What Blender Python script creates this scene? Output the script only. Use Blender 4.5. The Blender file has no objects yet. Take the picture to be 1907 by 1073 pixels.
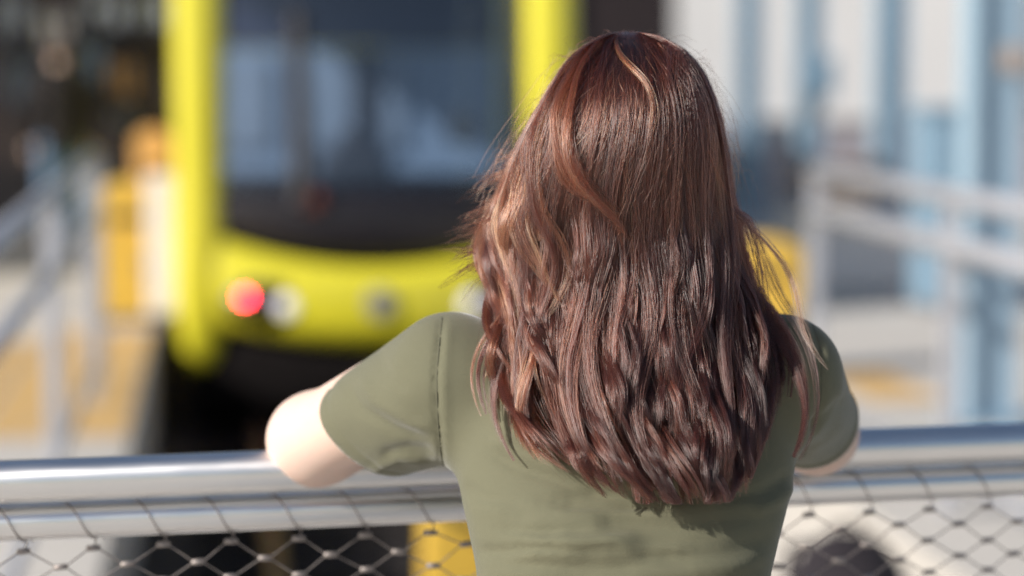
import bpy, bmesh, math, random
import numpy as np
from mathutils import Vector, Matrix

random.seed(7)
rng = np.random.default_rng(7)
R = math.radians
scene = bpy.context.scene
col = scene.collection

# ------------------------------------------------------------------ camera, world, sun, exposure
CAM_Z = 1.55
F = 85.0 / 36.0 * 1907.0            # focal length in photograph pixels
YAW = math.atan(553.0 / F)          # track direction vanishes at x = 400
PITCH = math.atan(426.0 / F)        # horizon lies at y = 110
cam_data = bpy.data.cameras.new('camera')
cam_data.lens = 85.0
cam_data.sensor_width = 36.0
cam_data.clip_end = 2000.0
cam_data.dof.use_dof = True
cam_data.dof.focus_distance = 2.285
cam_data.dof.aperture_fstop = 2.1
cam_data.dof.aperture_blades = 0
cam = bpy.data.objects.new('camera', cam_data)
cam.location = (0, 0, CAM_Z)
cam.rotation_euler = (math.pi / 2 - PITCH, 0, -YAW)
col.objects.link(cam)
scene.camera = cam

# direction to the sun in the camera's heading frame (right, forward, up), then in the world
SUN_FRAME = Vector((-0.76, -0.44, 0.50)).normalized()
SUN = Matrix.Rotation(-YAW, 3, 'Z') @ SUN_FRAME
world = bpy.data.worlds.new('World')
scene.world = world
world.use_nodes = True
wn = world.node_tree
bg = wn.nodes['Background']
sky = wn.nodes.new('ShaderNodeTexSky')
sky.sky_type = 'NISHITA'
sky.sun_disc = False
sky.sun_elevation = math.asin(SUN.z)
sky.sun_rotation = math.atan2(SUN.x, SUN.y)
sky.air_density = 1.0
sky.dust_density = 1.5
wn.links.new(sky.outputs[0], bg.inputs[0])
bg.inputs[1].default_value = 0.085
sun_data = bpy.data.lights.new('sun', 'SUN')
sun_data.energy = 4.7
sun_data.angle = R(0.53)
sun_data.color = (1.0, 0.95, 0.88)
sun = bpy.data.objects.new('sun', sun_data)
sun.rotation_euler = SUN.to_track_quat('Z', 'Y').to_euler()
sun.location = (-20, -15, 20)
col.objects.link(sun)
vs = scene.view_settings
vs.view_transform = 'Standard'
vs.look = 'None'
vs.gamma = 1.0
vs.use_curve_mapping = False
vs.exposure = 0.35
scene.cycles.use_denoising = True
scene.cycles.denoising_prefilter = 'FAST'
scene.cycles.use_adaptive_sampling = True
scene.cycles.adaptive_threshold = 0.015
scene.cycles.max_bounces = 6
scene.cycles.diffuse_bounces = 3
scene.cycles.glossy_bounces = 4
scene.cycles.transmission_bounces = 5
scene.cycles.transparent_max_bounces = 12
scene.cycles_curves.shape = 'RIBBONS'
scene.cycles_curves.subdivisions = 1

# ------------------------------------------------------------------ measuring helpers
CY, SY, CP, SP = math.cos(YAW), math.sin(YAW), math.cos(PITCH), math.sin(PITCH)

def q(px, py, d):
    """photograph pixel + forward distance -> point in the heading frame (right, forward, up)"""
    h = (np.asarray(px, float) - 953.5) / F
    v = (536.5 - np.asarray(py, float)) / F
    fy = CP + v * SP
    fz = -SP + v * CP
    k = np.asarray(d, float) / fy
    return np.stack(np.broadcast_arrays(h * k, d, CAM_Z + fz * k), -1)

def to_world(p):
    p = np.asarray(p, float)
    return np.stack([p[..., 0] * CY + p[..., 1] * SY, -p[..., 0] * SY + p[..., 1] * CY, p[..., 2]], -1)

def at_y(px, py, Y):
    a = to_world(q(px, py, 1.0)); o = np.array([0, 0, CAM_Z]); d = a - o
    return o + d * (Y / d[1])

def at_z(px, py, z):
    a = to_world(q(px, py, 1.0)); o = np.array([0, 0, CAM_Z]); d = a - o
    return o + d * ((z - CAM_Z) / d[2])

# ------------------------------------------------------------------ object helpers
def tag(o, label=None, cat=None, group=None, kind=None):
    if label: o['label'] = label
    if cat: o['category'] = cat
    if group: o['group'] = group
    if kind: o['kind'] = kind
    return o

def link(o, parent=None):
    col.objects.link(o)
    if parent is not None: o.parent = parent
    return o

def empty(name, loc=(0, 0, 0), rz=0.0):
    o = bpy.data.objects.new(name, None)
    o.empty_display_size = 0.1
    o.location = loc
    o.rotation_euler = (0, 0, rz)
    return link(o)

def mesh_obj(name, verts, faces, m, parent=None, smooth=False, bevel=0.0, loc=None):
    me = bpy.data.meshes.new(name)
    me.from_pydata([tuple(map(float, v)) for v in verts], [], [tuple(int(i) for i in f) for f in faces])
    me.validate()
    me.update()
    if smooth: me.polygons.foreach_set('use_smooth', [True] * len(me.polygons))
    me.materials.append(m)
    o = link(bpy.data.objects.new(name, me), parent)
    if loc is not None: o.location = loc
    if bevel > 0:
        b = o.modifiers.new('bevel', 'BEVEL'); b.width = bevel; b.segments = 2; b.limit_method = 'ANGLE'
    return o

class MB:
    def __init__(s): s.v = []; s.f = []
    def add(s, v, f):
        n = len(s.v); s.v += [tuple(map(float, p)) for p in v]; s.f += [tuple(i + n for i in g) for g in f]; return s
    def box(s, x0, x1, y0, y1, z0, z1):
        v = [(x0,y0,z0),(x1,y0,z0),(x1,y1,z0),(x0,y1,z0),(x0,y0,z1),(x1,y0,z1),(x1,y1,z1),(x0,y1,z1)]
        return s.add(v, [(3,2,1,0),(4,5,6,7),(0,1,5,4),(1,2,6,5),(2,3,7,6),(3,0,4,7)])
    def tube(s, pts, rad, n=10, cap=True):
        pts = np.asarray(pts, float); m = len(pts)
        rad = np.broadcast_to(np.asarray(rad, float), (m,))
        T = np.gradient(pts, axis=0); T /= np.linalg.norm(T, axis=1)[:, None] + 1e-12
        ref = np.array([0, 0, 1.0]) if abs(T[0][2]) < 0.9 else np.array([1.0, 0, 0])
        v = []; a = np.linspace(0, 2*np.pi, n, endpoint=False)
        A = np.cross(T[0], ref); A /= np.linalg.norm(A)
        for i in range(m):
            A = A - T[i] * np.dot(A, T[i]); A /= np.linalg.norm(A) + 1e-12
            B = np.cross(T[i], A)
            for t in a: v.append(pts[i] + rad[i] * (np.cos(t) * A + np.sin(t) * B))
        f = [(i*n+j, i*n+(j+1) % n, (i+1)*n+(j+1) % n, (i+1)*n+j) for i in range(m-1) for j in range(n)]
        if cap: f += [tuple(range(n-1, -1, -1)), tuple((m-1)*n + j for j in range(n))]
        return s.add(v, f)
    def lathe(s, prof, n=24, c=(0, 0, 0), axis='Z'):
        v = []; m = len(prof)
        for r, h in prof:
            for j in range(n):
                t = 2*math.pi*j/n
                p = {'Z': (r*math.cos(t), r*math.sin(t), h), 'Y': (r*math.cos(t), h, r*math.sin(t)), 'X': (h, r*math.cos(t), r*math.sin(t))}[axis]
                v.append((c[0]+p[0], c[1]+p[1], c[2]+p[2]))
        f = [(i*n+j, i*n+(j+1) % n, (i+1)*n+(j+1) % n, (i+1)*n+j) for i in range(m-1) for j in range(n)]
        f += [tuple(range(n-1, -1, -1)), tuple((m-1)*n+j for j in range(n))]
        return s.add(v, f)
    def build(s, name, m, parent=None, smooth=False, bevel=0.0, loc=None):
        return mesh_obj(name, s.v, s.f, m, parent, smooth, bevel, loc)

def bx(name, m, parent, x0, x1, y0, y1, z0, z1, bevel=0.0):
    return MB().box(x0, x1, y0, y1, z0, z1).build(name, m, parent, bevel=bevel)

# ------------------------------------------------------------------ materials
def mat(name, c, rough=0.6, metal=0.0, var=0.15, scale=6.0, bump=0.0, bscale=60.0, coat=0.0, spec=0.5, c2=None, emit=None, es=0.0):
    m = bpy.data.materials.new(name); m.use_nodes = True
    nt = m.node_tree; n = nt.nodes; b = n['Principled BSDF']
    b.inputs['Roughness'].default_value = rough
    b.inputs['Metallic'].default_value = metal
    b.inputs['Specular IOR Level'].default_value = spec
    b.inputs['Coat Weight'].default_value = coat
    b.inputs['Coat Roughness'].default_value = 0.08
    tc = n.new('ShaderNodeTexCoord')
    nz = n.new('ShaderNodeTexNoise'); nz.inputs['Scale'].default_value = scale; nz.inputs['Detail'].default_value = 5
    nt.links.new(tc.outputs['Object'], nz.inputs['Vector'])
    mix = n.new('ShaderNodeMix'); mix.data_type = 'RGBA'
    if c2 is None: lo = [x*(1-var) for x in c]; hi = [min(1, x*(1+var)) for x in c]
    else: lo, hi = c, c2
    mix.inputs['A'].default_value = (*lo, 1); mix.inputs['B'].default_value = (*hi, 1)
    nt.links.new(nz.outputs['Fac'], mix.inputs['Factor'])
    nt.links.new(mix.outputs['Result'], b.inputs['Base Color'])
    if bump > 0:
        nb = n.new('ShaderNodeTexNoise'); nb.inputs['Scale'].default_value = bscale; nb.inputs['Detail'].default_value = 4
        nt.links.new(tc.outputs['Object'], nb.inputs['Vector'])
        bp = n.new('ShaderNodeBump'); bp.inputs['Strength'].default_value = 1.0; bp.inputs['Distance'].default_value = bump
        nt.links.new(nb.outputs['Fac'], bp.inputs['Height']); nt.links.new(bp.outputs['Normal'], b.inputs['Normal'])
    if emit:
        b.inputs['Emission Color'].default_value = (*emit, 1); b.inputs['Emission Strength'].default_value = es
    return m

def glass_mat(name, tint, refl=1.45):
    m = bpy.data.materials.new(name); m.use_nodes = True
    nt = m.node_tree; n = nt.nodes
    for x in list(n): n.remove(x)
    out = n.new('ShaderNodeOutputMaterial'); mx = n.new('ShaderNodeMixShader'); fr = n.new('ShaderNodeFresnel')
    tr = n.new('ShaderNodeBsdfTransparent'); gl = n.new('ShaderNodeBsdfGlossy')
    nz = n.new('ShaderNodeTexNoise'); nz.inputs['Scale'].default_value = 3
    ramp = n.new('ShaderNodeMapRange'); ramp.inputs['To Min'].default_value = 0.03; ramp.inputs['To Max'].default_value = 0.10
    nt.links.new(nz.outputs['Fac'], ramp.inputs['Value']); nt.links.new(ramp.outputs['Result'], gl.inputs['Roughness'])
    tr.inputs['Color'].default_value = (*tint, 1); fr.inputs['IOR'].default_value = refl
    nt.links.new(fr.outputs[0], mx.inputs[0]); nt.links.new(tr.outputs[0], mx.inputs[1]); nt.links.new(gl.outputs[0], mx.inputs[2])
    nt.links.new(mx.outputs[0], out.inputs[0])
    return m

M = {}
M['paving'] = mat('pale_paving', (0.50, 0.47, 0.43), 0.8, var=0.16, scale=0.9, bump=0.002, bscale=25)
M['ochre'] = mat('ochre_paving', (0.46, 0.34, 0.20), 0.75, c2=(0.66, 0.38, 0.08), scale=2.2, bump=0.002, bscale=40)
M['asphalt'] = mat('asphalt', (0.07, 0.07, 0.075), 0.85, scale=1.5, bump=0.003)
M['ballast'] = mat('dark_ballast', (0.028, 0.022, 0.022), 0.9, var=0.5, scale=14, bump=0.02, bscale=18)
M['concrete'] = mat('concrete', (0.30, 0.28, 0.27), 0.85, var=0.2, scale=3, bump=0.002)
M['rail_steel'] = mat('rail_steel', (0.20, 0.15, 0.12), 0.4, 0.8, scale=4)
M['inox'] = mat('brushed_stainless', (0.84, 0.83, 0.82), 0.35, 1.0, var=0.06, scale=9)
_n = M['inox'].node_tree; _t = _n.nodes.new('ShaderNodeTangent'); _t.direction_type = 'RADIAL'; _t.axis = 'X'
_b = _n.nodes['Principled BSDF']; _b.inputs['Anisotropic'].default_value = 0.75; _b.inputs['Anisotropic Rotation'].default_value = 0.25
_n.links.new(_t.outputs[0], _b.inputs['Tangent'])
_tc = _n.nodes.new('ShaderNodeTexCoord'); _mp = _n.nodes.new('ShaderNodeMapping'); _mp.inputs['Scale'].default_value = (14, 90, 90)
_z = _n.nodes.new('ShaderNodeTexNoise'); _z.inputs['Scale'].default_value = 1.0; _z.inputs['Detail'].default_value = 6
_r = _n.nodes.new('ShaderNodeMapRange'); _r.inputs['From Min'].default_value = .3; _r.inputs['From Max'].default_value = .7; _r.inputs['To Min'].default_value = .34; _r.inputs['To Max'].default_value = .42
_n.links.new(_tc.outputs['Object'], _mp.inputs[0]); _n.links.new(_mp.outputs[0], _z.inputs[0]); _n.links.new(_z.outputs['Fac'], _r.inputs['Value']); _n.links.new(_r.outputs[0], _b.inputs['Roughness'])
M['wire'] = mat('wire_rope', (0.34, 0.30, 0.28), 0.55, 0.8, var=0.15, scale=200)
M['galv'] = mat('galvanised_steel', (0.47, 0.48, 0.52), 0.45, 0.3, var=0.1, scale=5)
M['lemon'] = mat('lemon_yellow_paint', (0.64, 0.58, 0.03), 0.28, var=0.05, scale=1.5, coat=0.6)
M['yellow'] = mat('warm_yellow_paint', (0.74, 0.47, 0.07), 0.4, var=0.08, scale=2, coat=0.2)
M['orange'] = mat('tan_orange', (0.70, 0.38, 0.12), 0.6, var=0.12, scale=3)
M['tram_black'] = mat('tram_black', (0.012, 0.010, 0.013), 0.35, var=0.2, scale=3)
M['navy'] = mat('dark_navy', (0.045, 0.055, 0.105), 0.35, var=0.1, scale=2)
M['underframe'] = mat('underframe_black', (0.005, 0.0035, 0.0035), 0.9, spec=0.15, var=0.3, scale=8)
M['cab_blue'] = mat('cab_blue_grey', (0.26, 0.36, 0.50), 0.55, var=0.12, scale=2)
M['cab_pane'] = mat('cab_pane', (0.29, 0.37, 0.48), 0.4, var=0.2, scale=2)
M['cab_dark'] = mat('cab_dark', (0.04, 0.045, 0.06), 0.6, var=0.2)
M['glass'] = glass_mat('tinted_windscreen', (0.56, 0.63, 0.73), 2.1)
M['window'] = mat('dark_window', (0.05, 0.06, 0.08), 0.08, var=0.3, scale=1.2, coat=0.5)
M['window_pale'] = mat('pale_window', (0.42, 0.46, 0.52), 0.15, var=0.25, scale=1.2)
M['red_lamp'] = mat('red_lamp', (0.6, 0.02, 0.02), 0.3, emit=(1.0, 0.035, 0.06), es=48.0)
M['lamp_glass'] = mat('headlamp_lens', (0.80, 0.80, 0.82), 0.3, var=0.03, emit=(0.95, 0.95, 1.0), es=0.32)
M['notice'] = mat('tan_notice', (0.45, 0.36, 0.30), 0.6)
M['marker'] = mat('marker_amber', (0.26, 0.06, 0.03), 0.5)
M['silver'] = mat('silver', (0.20, 0.20, 0.26), 0.5, 0.2, var=0.05)
M['blue'] = mat('pale_blue_paint', (0.32, 0.45, 0.56), 0.4, var=0.06, scale=2, coat=0.2)
M['blue_dark'] = mat('slate_blue_paint', (0.20, 0.31, 0.41), 0.5, var=0.1, scale=2)
M['white_wall'] = mat('white_render', (0.82, 0.80, 0.78), 0.8, var=0.06, scale=0.7)
M['brown_wall'] = mat('dark_brown_cladding', (0.022, 0.013, 0.014), 0.7, var=0.4, scale=0.8)
M['grey_trim'] = mat('grey_trim', (0.20, 0.19, 0.20), 0.6, var=0.15, scale=2)
M['pale_panel'] = mat('pale_grey_panel', (0.78, 0.75, 0.74), 0.45, var=0.05)
M['violet_grey'] = mat('grey_render', (0.32, 0.30, 0.33), 0.85, var=0.12, scale=1.3)
M['wood'] = mat('oiled_wood', (0.50, 0.27, 0.11), 0.6, var=0.25, scale=5)
M['bag'] = mat('black_nylon', (0.014, 0.010, 0.014), 0.9, var=0.3, scale=20, bump=0.001, bscale=200)
M['skin'] = mat('skin', (0.68, 0.52, 0.44), 0.5, c2=(0.72, 0.50, 0.40), scale=18, bump=0.0004, bscale=400)
M['skin'].node_tree.nodes['Principled BSDF'].inputs['Subsurface Weight'].default_value = 0.15
M['skin'].node_tree.nodes['Principled BSDF'].inputs['Subsurface Radius'].default_value = (0.012, 0.005, 0.003)
M['jeans'] = mat('denim', (0.10, 0.17, 0.27), 0.85, var=0.25, scale=14, bump=0.0006, bscale=500)
M['jacket'] = mat('black_cloth', (0.010, 0.007, 0.008), 0.85, var=0.3, scale=9)
M['shoe'] = mat('shoe_leather', (0.05, 0.04, 0.04), 0.5)
M['dark_hair'] = mat('dark_hair', (0.035, 0.014, 0.010), 0.7, var=0.5, scale=40)
M['eye'] = mat('eye_white', (0.8, 0.78, 0.76), 0.2)

def shirt_material():
    m = mat('olive_jersey', (0.130, 0.127, 0.082), 0.88, var=0.05, scale=22, spec=0.2)
    nt = m.node_tree; n = nt.nodes; b = n['Principled BSDF']
    tc = n.new('ShaderNodeTexCoord')
    mp = n.new('ShaderNodeMapping'); mp.inputs['Scale'].default_value = (900, 900, 500)
    nz = n.new('ShaderNodeTexNoise'); nz.inputs['Scale'].default_value = 1; nz.inputs['Detail'].default_value = 2
    mp2 = n.new('ShaderNodeMapping'); mp2.inputs['Scale'].default_value = (9, 9, 60)
    nz2 = n.new('ShaderNodeTexNoise'); nz2.inputs['Scale'].default_value = 1; nz2.inputs['Detail'].default_value = 3
    nt.links.new(tc.outputs['Object'], mp.inputs[0]); nt.links.new(mp.outputs[0], nz.inputs[0])
    nt.links.new(tc.outputs['Object'], mp2.inputs[0]); nt.links.new(mp2.outputs[0], nz2.inputs[0])
    b1 = n.new('ShaderNodeBump'); b1.inputs['Distance'].default_value = 0.0004; b1.inputs['Strength'].default_value = 0.7
    b2 = n.new('ShaderNodeBump'); b2.inputs['Distance'].default_value = 0.0012; b2.inputs['Strength'].default_value = 0.6
    nt.links.new(nz.outputs['Fac'], b1.inputs['Height']); nt.links.new(nz2.outputs['Fac'], b2.inputs['Height'])
    nt.links.new(b2.outputs[0], b1.inputs['Normal']); nt.links.new(b1.outputs[0], b.inputs['Normal'])
    b.inputs['Sheen Weight'].default_value = 0.25
    b.inputs['Sheen Roughness'].default_value = 0.4
    return m
M['shirt'] = shirt_material()

def hair_material():
    m = bpy.data.materials.new('chestnut_hair'); m.use_nodes = True
    nt = m.node_tree; n = nt.nodes
    for x in list(n): n.remove(x)
    out = n.new('ShaderNodeOutputMaterial'); h = n.new('ShaderNodeBsdfHairPrincipled')
    h.parametrization = 'COLOR'
    at = n.new('ShaderNodeAttribute'); at.attribute_name = 'tint'
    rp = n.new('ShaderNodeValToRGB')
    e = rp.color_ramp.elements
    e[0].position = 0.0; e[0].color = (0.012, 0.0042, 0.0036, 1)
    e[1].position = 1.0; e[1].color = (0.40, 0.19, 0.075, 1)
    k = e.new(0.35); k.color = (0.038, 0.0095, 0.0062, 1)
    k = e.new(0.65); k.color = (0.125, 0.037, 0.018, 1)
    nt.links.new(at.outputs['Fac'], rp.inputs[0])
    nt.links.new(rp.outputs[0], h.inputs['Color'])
    h.inputs['IOR'].default_value = 1.70
    h.inputs['Roughness'].default_value = 0.26
    h.inputs['Radial Roughness'].default_value = 0.60
    h.inputs['Coat'].default_value = 0.25
    h.inputs['Random Roughness'].default_value = 0.3
    nt.links.new(h.outputs[0], out.inputs[0])
    return m
M['hair'] = hair_material()

# ------------------------------------------------------------------ signed-distance modelling (continuous bodies and cloth)
class SDF:
    def __init__(s, lo, hi, h):
        s.lo = np.array(lo, float); s.h = h
        s.n = np.ceil((np.array(hi) - s.lo) / h).astype(int) + 1
        s.F = np.full(s.n, 0.2, np.float32)
    def _sub(s, lo, hi, pad):
        a = np.clip(((np.array(lo) - pad - s.lo) / s.h).astype(int), 0, s.n)
        b = np.clip(((np.array(hi) + pad - s.lo) / s.h).astype(int) + 2, 0, s.n)
        ax = [np.arange(a[i], b[i]) * s.h + s.lo[i] for i in range(3)]
        return (slice(a[0], b[0]), slice(a[1], b[1]), slice(a[2], b[2])), ax[0][:, None, None], ax[1][None, :, None], ax[2][None, None, :]
    def _smin(s, sl, d, k):
        A = s.F[sl]; d = d.astype(np.float32)
        if k <= 0: s.F[sl] = np.minimum(A, d); return
        hh = np.clip(0.5 + 0.5 * (A - d) / k, 0, 1)
        s.F[sl] = A * (1 - hh) + d * hh - k * hh * (1 - hh)
    def cone(s, p0, p1, r0, r1, k=0.02):
        p0 = np.array(p0, float); p1 = np.array(p1, float); r = max(r0, r1)
        sl, X, Y, Z = s._sub(np.minimum(p0, p1) - r, np.maximum(p0, p1) + r, 0.05 + k)
        d = p1 - p0; L2 = d @ d + 1e-9
        t = np.clip(((X-p0[0])*d[0] + (Y-p0[1])*d[1] + (Z-p0[2])*d[2]) / L2, 0, 1)
        dist = np.sqrt((X-p0[0]-t*d[0])**2 + (Y-p0[1]-t*d[1])**2 + (Z-p0[2]-t*d[2])**2) - (r0 + (r1-r0)*t)
        s._smin(sl, dist, k); return s
    def ball(s, c, rad, k=0.02, rot=None):
        c = np.array(c, float); rad = np.broadcast_to(np.array(rad, float), (3,))
        sl, X, Y, Z = s._sub(c - rad.max(), c + rad.max(), 0.05 + k)
        x, y, z = X-c[0], Y-c[1], Z-c[2]
        g = np.sqrt((x/rad[0])**2 + (y/rad[1])**2 + (z/rad[2])**2)
        s._smin(sl, (g - 1) * rad.min(), k); return s
    def trunk(s, zs, cx, cy, a, b, off=0.0, k=0.03, p=2.3):
        """stack of super-ellipses; zs ascending"""
        zs = np.array(zs); lo = (min(np.array(cx)-a)-.02, min(np.array(cy)-b)-.02, zs[0]); hi = (max(np.array(cx)+a)+.02, max(np.array(cy)+b)+.02, zs[-1])
        sl, X, Y, Z = s._sub(lo, hi, 0.06)
        zc = np.clip(Z, zs[0], zs[-1])
        f = lambda t: np.interp(zc.ravel(), zs, t).reshape(zc.shape)
        A, B, CX, CYY = f(a)+off, f(b)+off, f(cx), f(cy)
        g = (np.abs((X-CX)/A)**p + np.abs((Y-CYY)/B)**p)**(1/p)
        d = (g - 1) * np.minimum(A, B)
        d = np.maximum(d, np.maximum(zs[0]-Z, Z-zs[-1]-off))
        s._smin(sl, d, k); return s
    def blur(s, it=1):
        for _ in range(it):
            for ax in range(3):
                G = s.F.copy(); n = s.F.shape[ax]
                i = [slice(None)]*3; j = [slice(None)]*3; m_ = [slice(None)]*3
                i[ax] = slice(0, n-2); j[ax] = slice(2, n); m_[ax] = slice(1, n-1)
                G[tuple(m_)] = 0.5*s.F[tuple(m_)] + 0.25*(s.F[tuple(i)] + s.F[tuple(j)])
                s.F = G
        return s
    def mesh(s):
        Fv = s.F; ins = Fv < 0
        c = ins[:-1,:-1,:-1].astype(np.int8)
        tot = np.zeros_like(c)
        for dx in (0,1):
            for dy in (0,1):
                for dz in (0,1):
                    tot += ins[dx:ins.shape[0]-1+dx, dy:ins.shape[1]-1+dy, dz:ins.shape[2]-1+dz]
        act = (tot > 0) & (tot < 8)
        idx = np.full(act.shape, -1, np.int64); cells = np.argwhere(act); idx[act] = np.arange(len(cells))
        acc = np.zeros((len(cells), 3)); cnt = np.zeros(len(cells))
        corners = [(a, b, c_) for a in (0,1) for b in (0,1) for c_ in (0,1)]
        for a in corners:
            for ax in range(3):
                if a[ax] == 1: continue
                b = list(a); b[ax] = 1
                fa = Fv[cells[:,0]+a[0], cells[:,1]+a[1], cells[:,2]+a[2]]; fb = Fv[cells[:,0]+b[0], cells[:,1]+b[1], cells[:,2]+b[2]]
                m_ = (fa < 0) != (fb < 0)
                t = np.where(m_, fa / np.where(m_, fa - fb, 1), 0)
                p = np.array(a, float)[None] + 0*acc; p[:, ax] = t
                acc[m_] += p[m_]; cnt[m_] += 1
        V = (cells + acc / cnt[:, None]) * s.h + s.lo
        faces = []
        for ax in range(3):
            u, w = (ax+1) % 3, (ax+2) % 3
            i = [slice(None)]*3; j = [slice(None)]*3
            i[ax] = slice(0, -1); j[ax] = slice(1, None)
            e = np.argwhere(ins[tuple(i)] != ins[tuple(j)])
            ok = (e[:, u] > 0) & (e[:, w] > 0) & (e[:, u] < ins.shape[u]-1) & (e[:, w] < ins.shape[w]-1)
            e = e[ok]
            def at(du, dw):
                g = e.copy(); g[:, u] -= du; g[:, w] -= dw
                return idx[g[:,0], g[:,1], g[:,2]]
            qd = np.stack([at(1,1), at(0,1), at(0,0), at(1,0)], 1)
            flip = ~ins[e[:,0], e[:,1], e[:,2]]
            qd[flip] = qd[flip][:, ::-1]
            faces.append(qd[(qd >= 0).all(1)])
        return V, np.concatenate(faces)

def fast_mesh(name, V, Q, m, parent=None, smooth=True):
    me = bpy.data.meshes.new(name)
    me.vertices.add(len(V)); me.vertices.foreach_set('co', np.asarray(V, np.float32).ravel())
    me.loops.add(Q.size); me.loops.foreach_set('vertex_index', Q.astype(np.int32).ravel())
    me.polygons.add(len(Q)); me.polygons.foreach_set('loop_start', np.arange(0, Q.size, Q.shape[1], dtype=np.int32))
    me.polygons.foreach_set('use_smooth', np.full(len(Q), smooth))
    me.update(calc_edges=True); me.validate()
    me.materials.append(m)
    return link(bpy.data.objects.new(name, me), parent)

def vnormals(V, Q):
    n = np.cross(V[Q[:,2]] - V[Q[:,0]], V[Q[:,3]] - V[Q[:,1]])
    N = np.zeros_like(V)
    for i in range(4): np.add.at(N, Q[:, i], n)
    return N / (np.linalg.norm(N, axis=1)[:, None] + 1e-12)

#==STRUCTURE==
# ------------------------------------------------------------------ the setting: ground, pit, track
PX0, PX1, PY0, PITZ = -0.36, 2.22, 6.7, -0.62      # the track pit: left edge, right edge, near end, floor level
g = MB()
g.box(-300, 300, -60, PY0, -0.8, 0)
g.box(-300, PX0, PY0, 600, -0.8, 0)
g.box(PX1, 300, PY0, 600, -0.8, 0)
g.box(PX0, PX1, 46, 600, -0.8, 0)
ground = tag(g.build('ground', M['paving']), kind='structure')
tb = tag(bx('track_bed', M['ballast'], None, PX0, PX1, PY0, 46, PITZ - 0.15, PITZ), kind='structure')
for x in (0.95 - 0.72, 0.95 + 0.72):
    MB().box(x-.035, x+.035, PY0+.4, 45.9, PITZ+.004, PITZ+.12).build('rail', M['rail_steel'], tb, bevel=.01)
sl = None
for i in range(60):
    y = PY0 + .8 + i * .62
    if sl is None:
        sl = MB().box(-1.05, 1.05, -.11, .11, -.02, .035).build('sleeper', M['underframe'], tb, bevel=.012)
        sl.location = (.95, y, PITZ); continue
    c = sl.copy(); col.objects.link(c); c.parent = tb; c.location = (.95 + random.uniform(-.02, .02), y, PITZ)
tag(MB().box(PX0-.62, PX0-.02, 10.0, 13.9, 0.002, 0.006).build('yellow_edge_marking', M['ochre']), kind='structure')
tag(MB().box(-1.9, PX0-.65, 9.8, 13.4, 0.002, 0.006).build('yellow_ground_marking', M['ochre']), kind='structure')
tag(MB().box(2.95, 3.3, 10.6, 11.6, 0.002, 0.006).build('yellow_tactile_marking', M['ochre']), kind='structure')
tag(MB().box(2.8, 60, 27.5, 33.0, 0.002, 0.006).build('road', M['asphalt']), kind='structure')
tag(MB().box(-60, PX0-.1, 17.8, 23.3, 0.002, 0.006).build('side_road', M['asphalt']), kind='structure')
for y in (27.3, 33.0):
    k = MB(); k.box(2.8, 60, y, y+.2, 0, .12)
    tag(k.build('kerb', M['concrete'], bevel=.02), kind='structure')

# ------------------------------------------------------------------ tram
TY = 13.85
xl, xr = at_y(322, 300, TY)[0], at_y(1072, 300, TY)[0]
TCX, HW = (xl + xr) / 2, (xr - xl) / 2
def tz(py, px=700): return float(at_y(px, py, TY)[2])
def tx(px): return float(at_y(px, 500, TY)[0]) - TCX
tram = tag(empty('tram', (TCX, TY, PITZ)), 'yellow and black tram waiting in the track pit, red lamp lit', 'tram')
ZB = -PITZ                                            # local z of platform level
def front_y(x): return -0.22 * (1 - (x / HW) ** 2)
body = MB(); body.box(-HW+.04, HW-.04, 3.0, 22, 0.35, 3.35); body.build('body', M['lemon'], tram, bevel=.12)
cs = MB()                                             # cab shell: floor, sides low, roof, so light reaches in through glass
cs.box(-HW+.06, HW-.06, .06, 2.99, .35, tz(345)+ZB-.25)
cs.build('cab_shell', M['tram_black'], tram, bevel=.05)
bx('cab_roof', M['tram_black'], tram, -HW+.06, HW-.06, .06, 2.99, 3.05, 3.33, bevel=.05)
for s in (-1, 1):
    cc = MB()
    cx = s * (HW - .15)
    pts = [(cx, .10, 3.32), (cx, .06, 2.6), (cx, .02, tz(120)+ZB), (cx, 0, tz(345)+ZB), (cx, -.015, tz(450)+ZB), (cx, -.01, tz(605)+ZB), (cx, .0, tz(690)+ZB)]
    prof = [.14, .145, .145, .135, .15, .15, .075]
    v = []; n = 20
    for (x, y, z), r in zip(pts, prof):
        for j in range(n):
            t = 2*math.pi*j/n; e = lambda c: math.copysign(abs(c)**.75, c)
            v.append((x + r*1.0*e(math.cos(t)), y + r*.9*e(math.sin(t)), z))
    m_ = len(pts)
    f = [(i*n+j, (i+1)*n+j, (i+1)*n+(j+1) % n, i*n+(j+1) % n) for i in range(m_-1) for j in range(n)] + [tuple(range(n)), tuple((m_-1)*n+j for j in range(n-1, -1, -1))]
    o = mesh_obj('corner_column', v, f, M['lemon'], tram, smooth=True)
    sd = o.modifiers.new('s', 'SUBSURF'); sd.levels = 1; sd.render_levels = 2
    # pale panel and door window on the outer corner
    bx('corner_panel', M['pale_panel'], tram, min(s*(HW+.15), s*(HW-.005)), max(s*(HW+.15), s*(HW-.005)), .02, .12, tz(585)+ZB, tz(325)+ZB, bevel=.02)
    for k in range(6):
        y0 = 3.6 + k * 3.05
        w = bx('side_window', M['window'], tram, min(s*(HW-.045), s*(HW-.02)), max(s*(HW-.045), s*(HW-.02)), y0, y0+2.5, 1.55, 2.75, bevel=.01)
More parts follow.
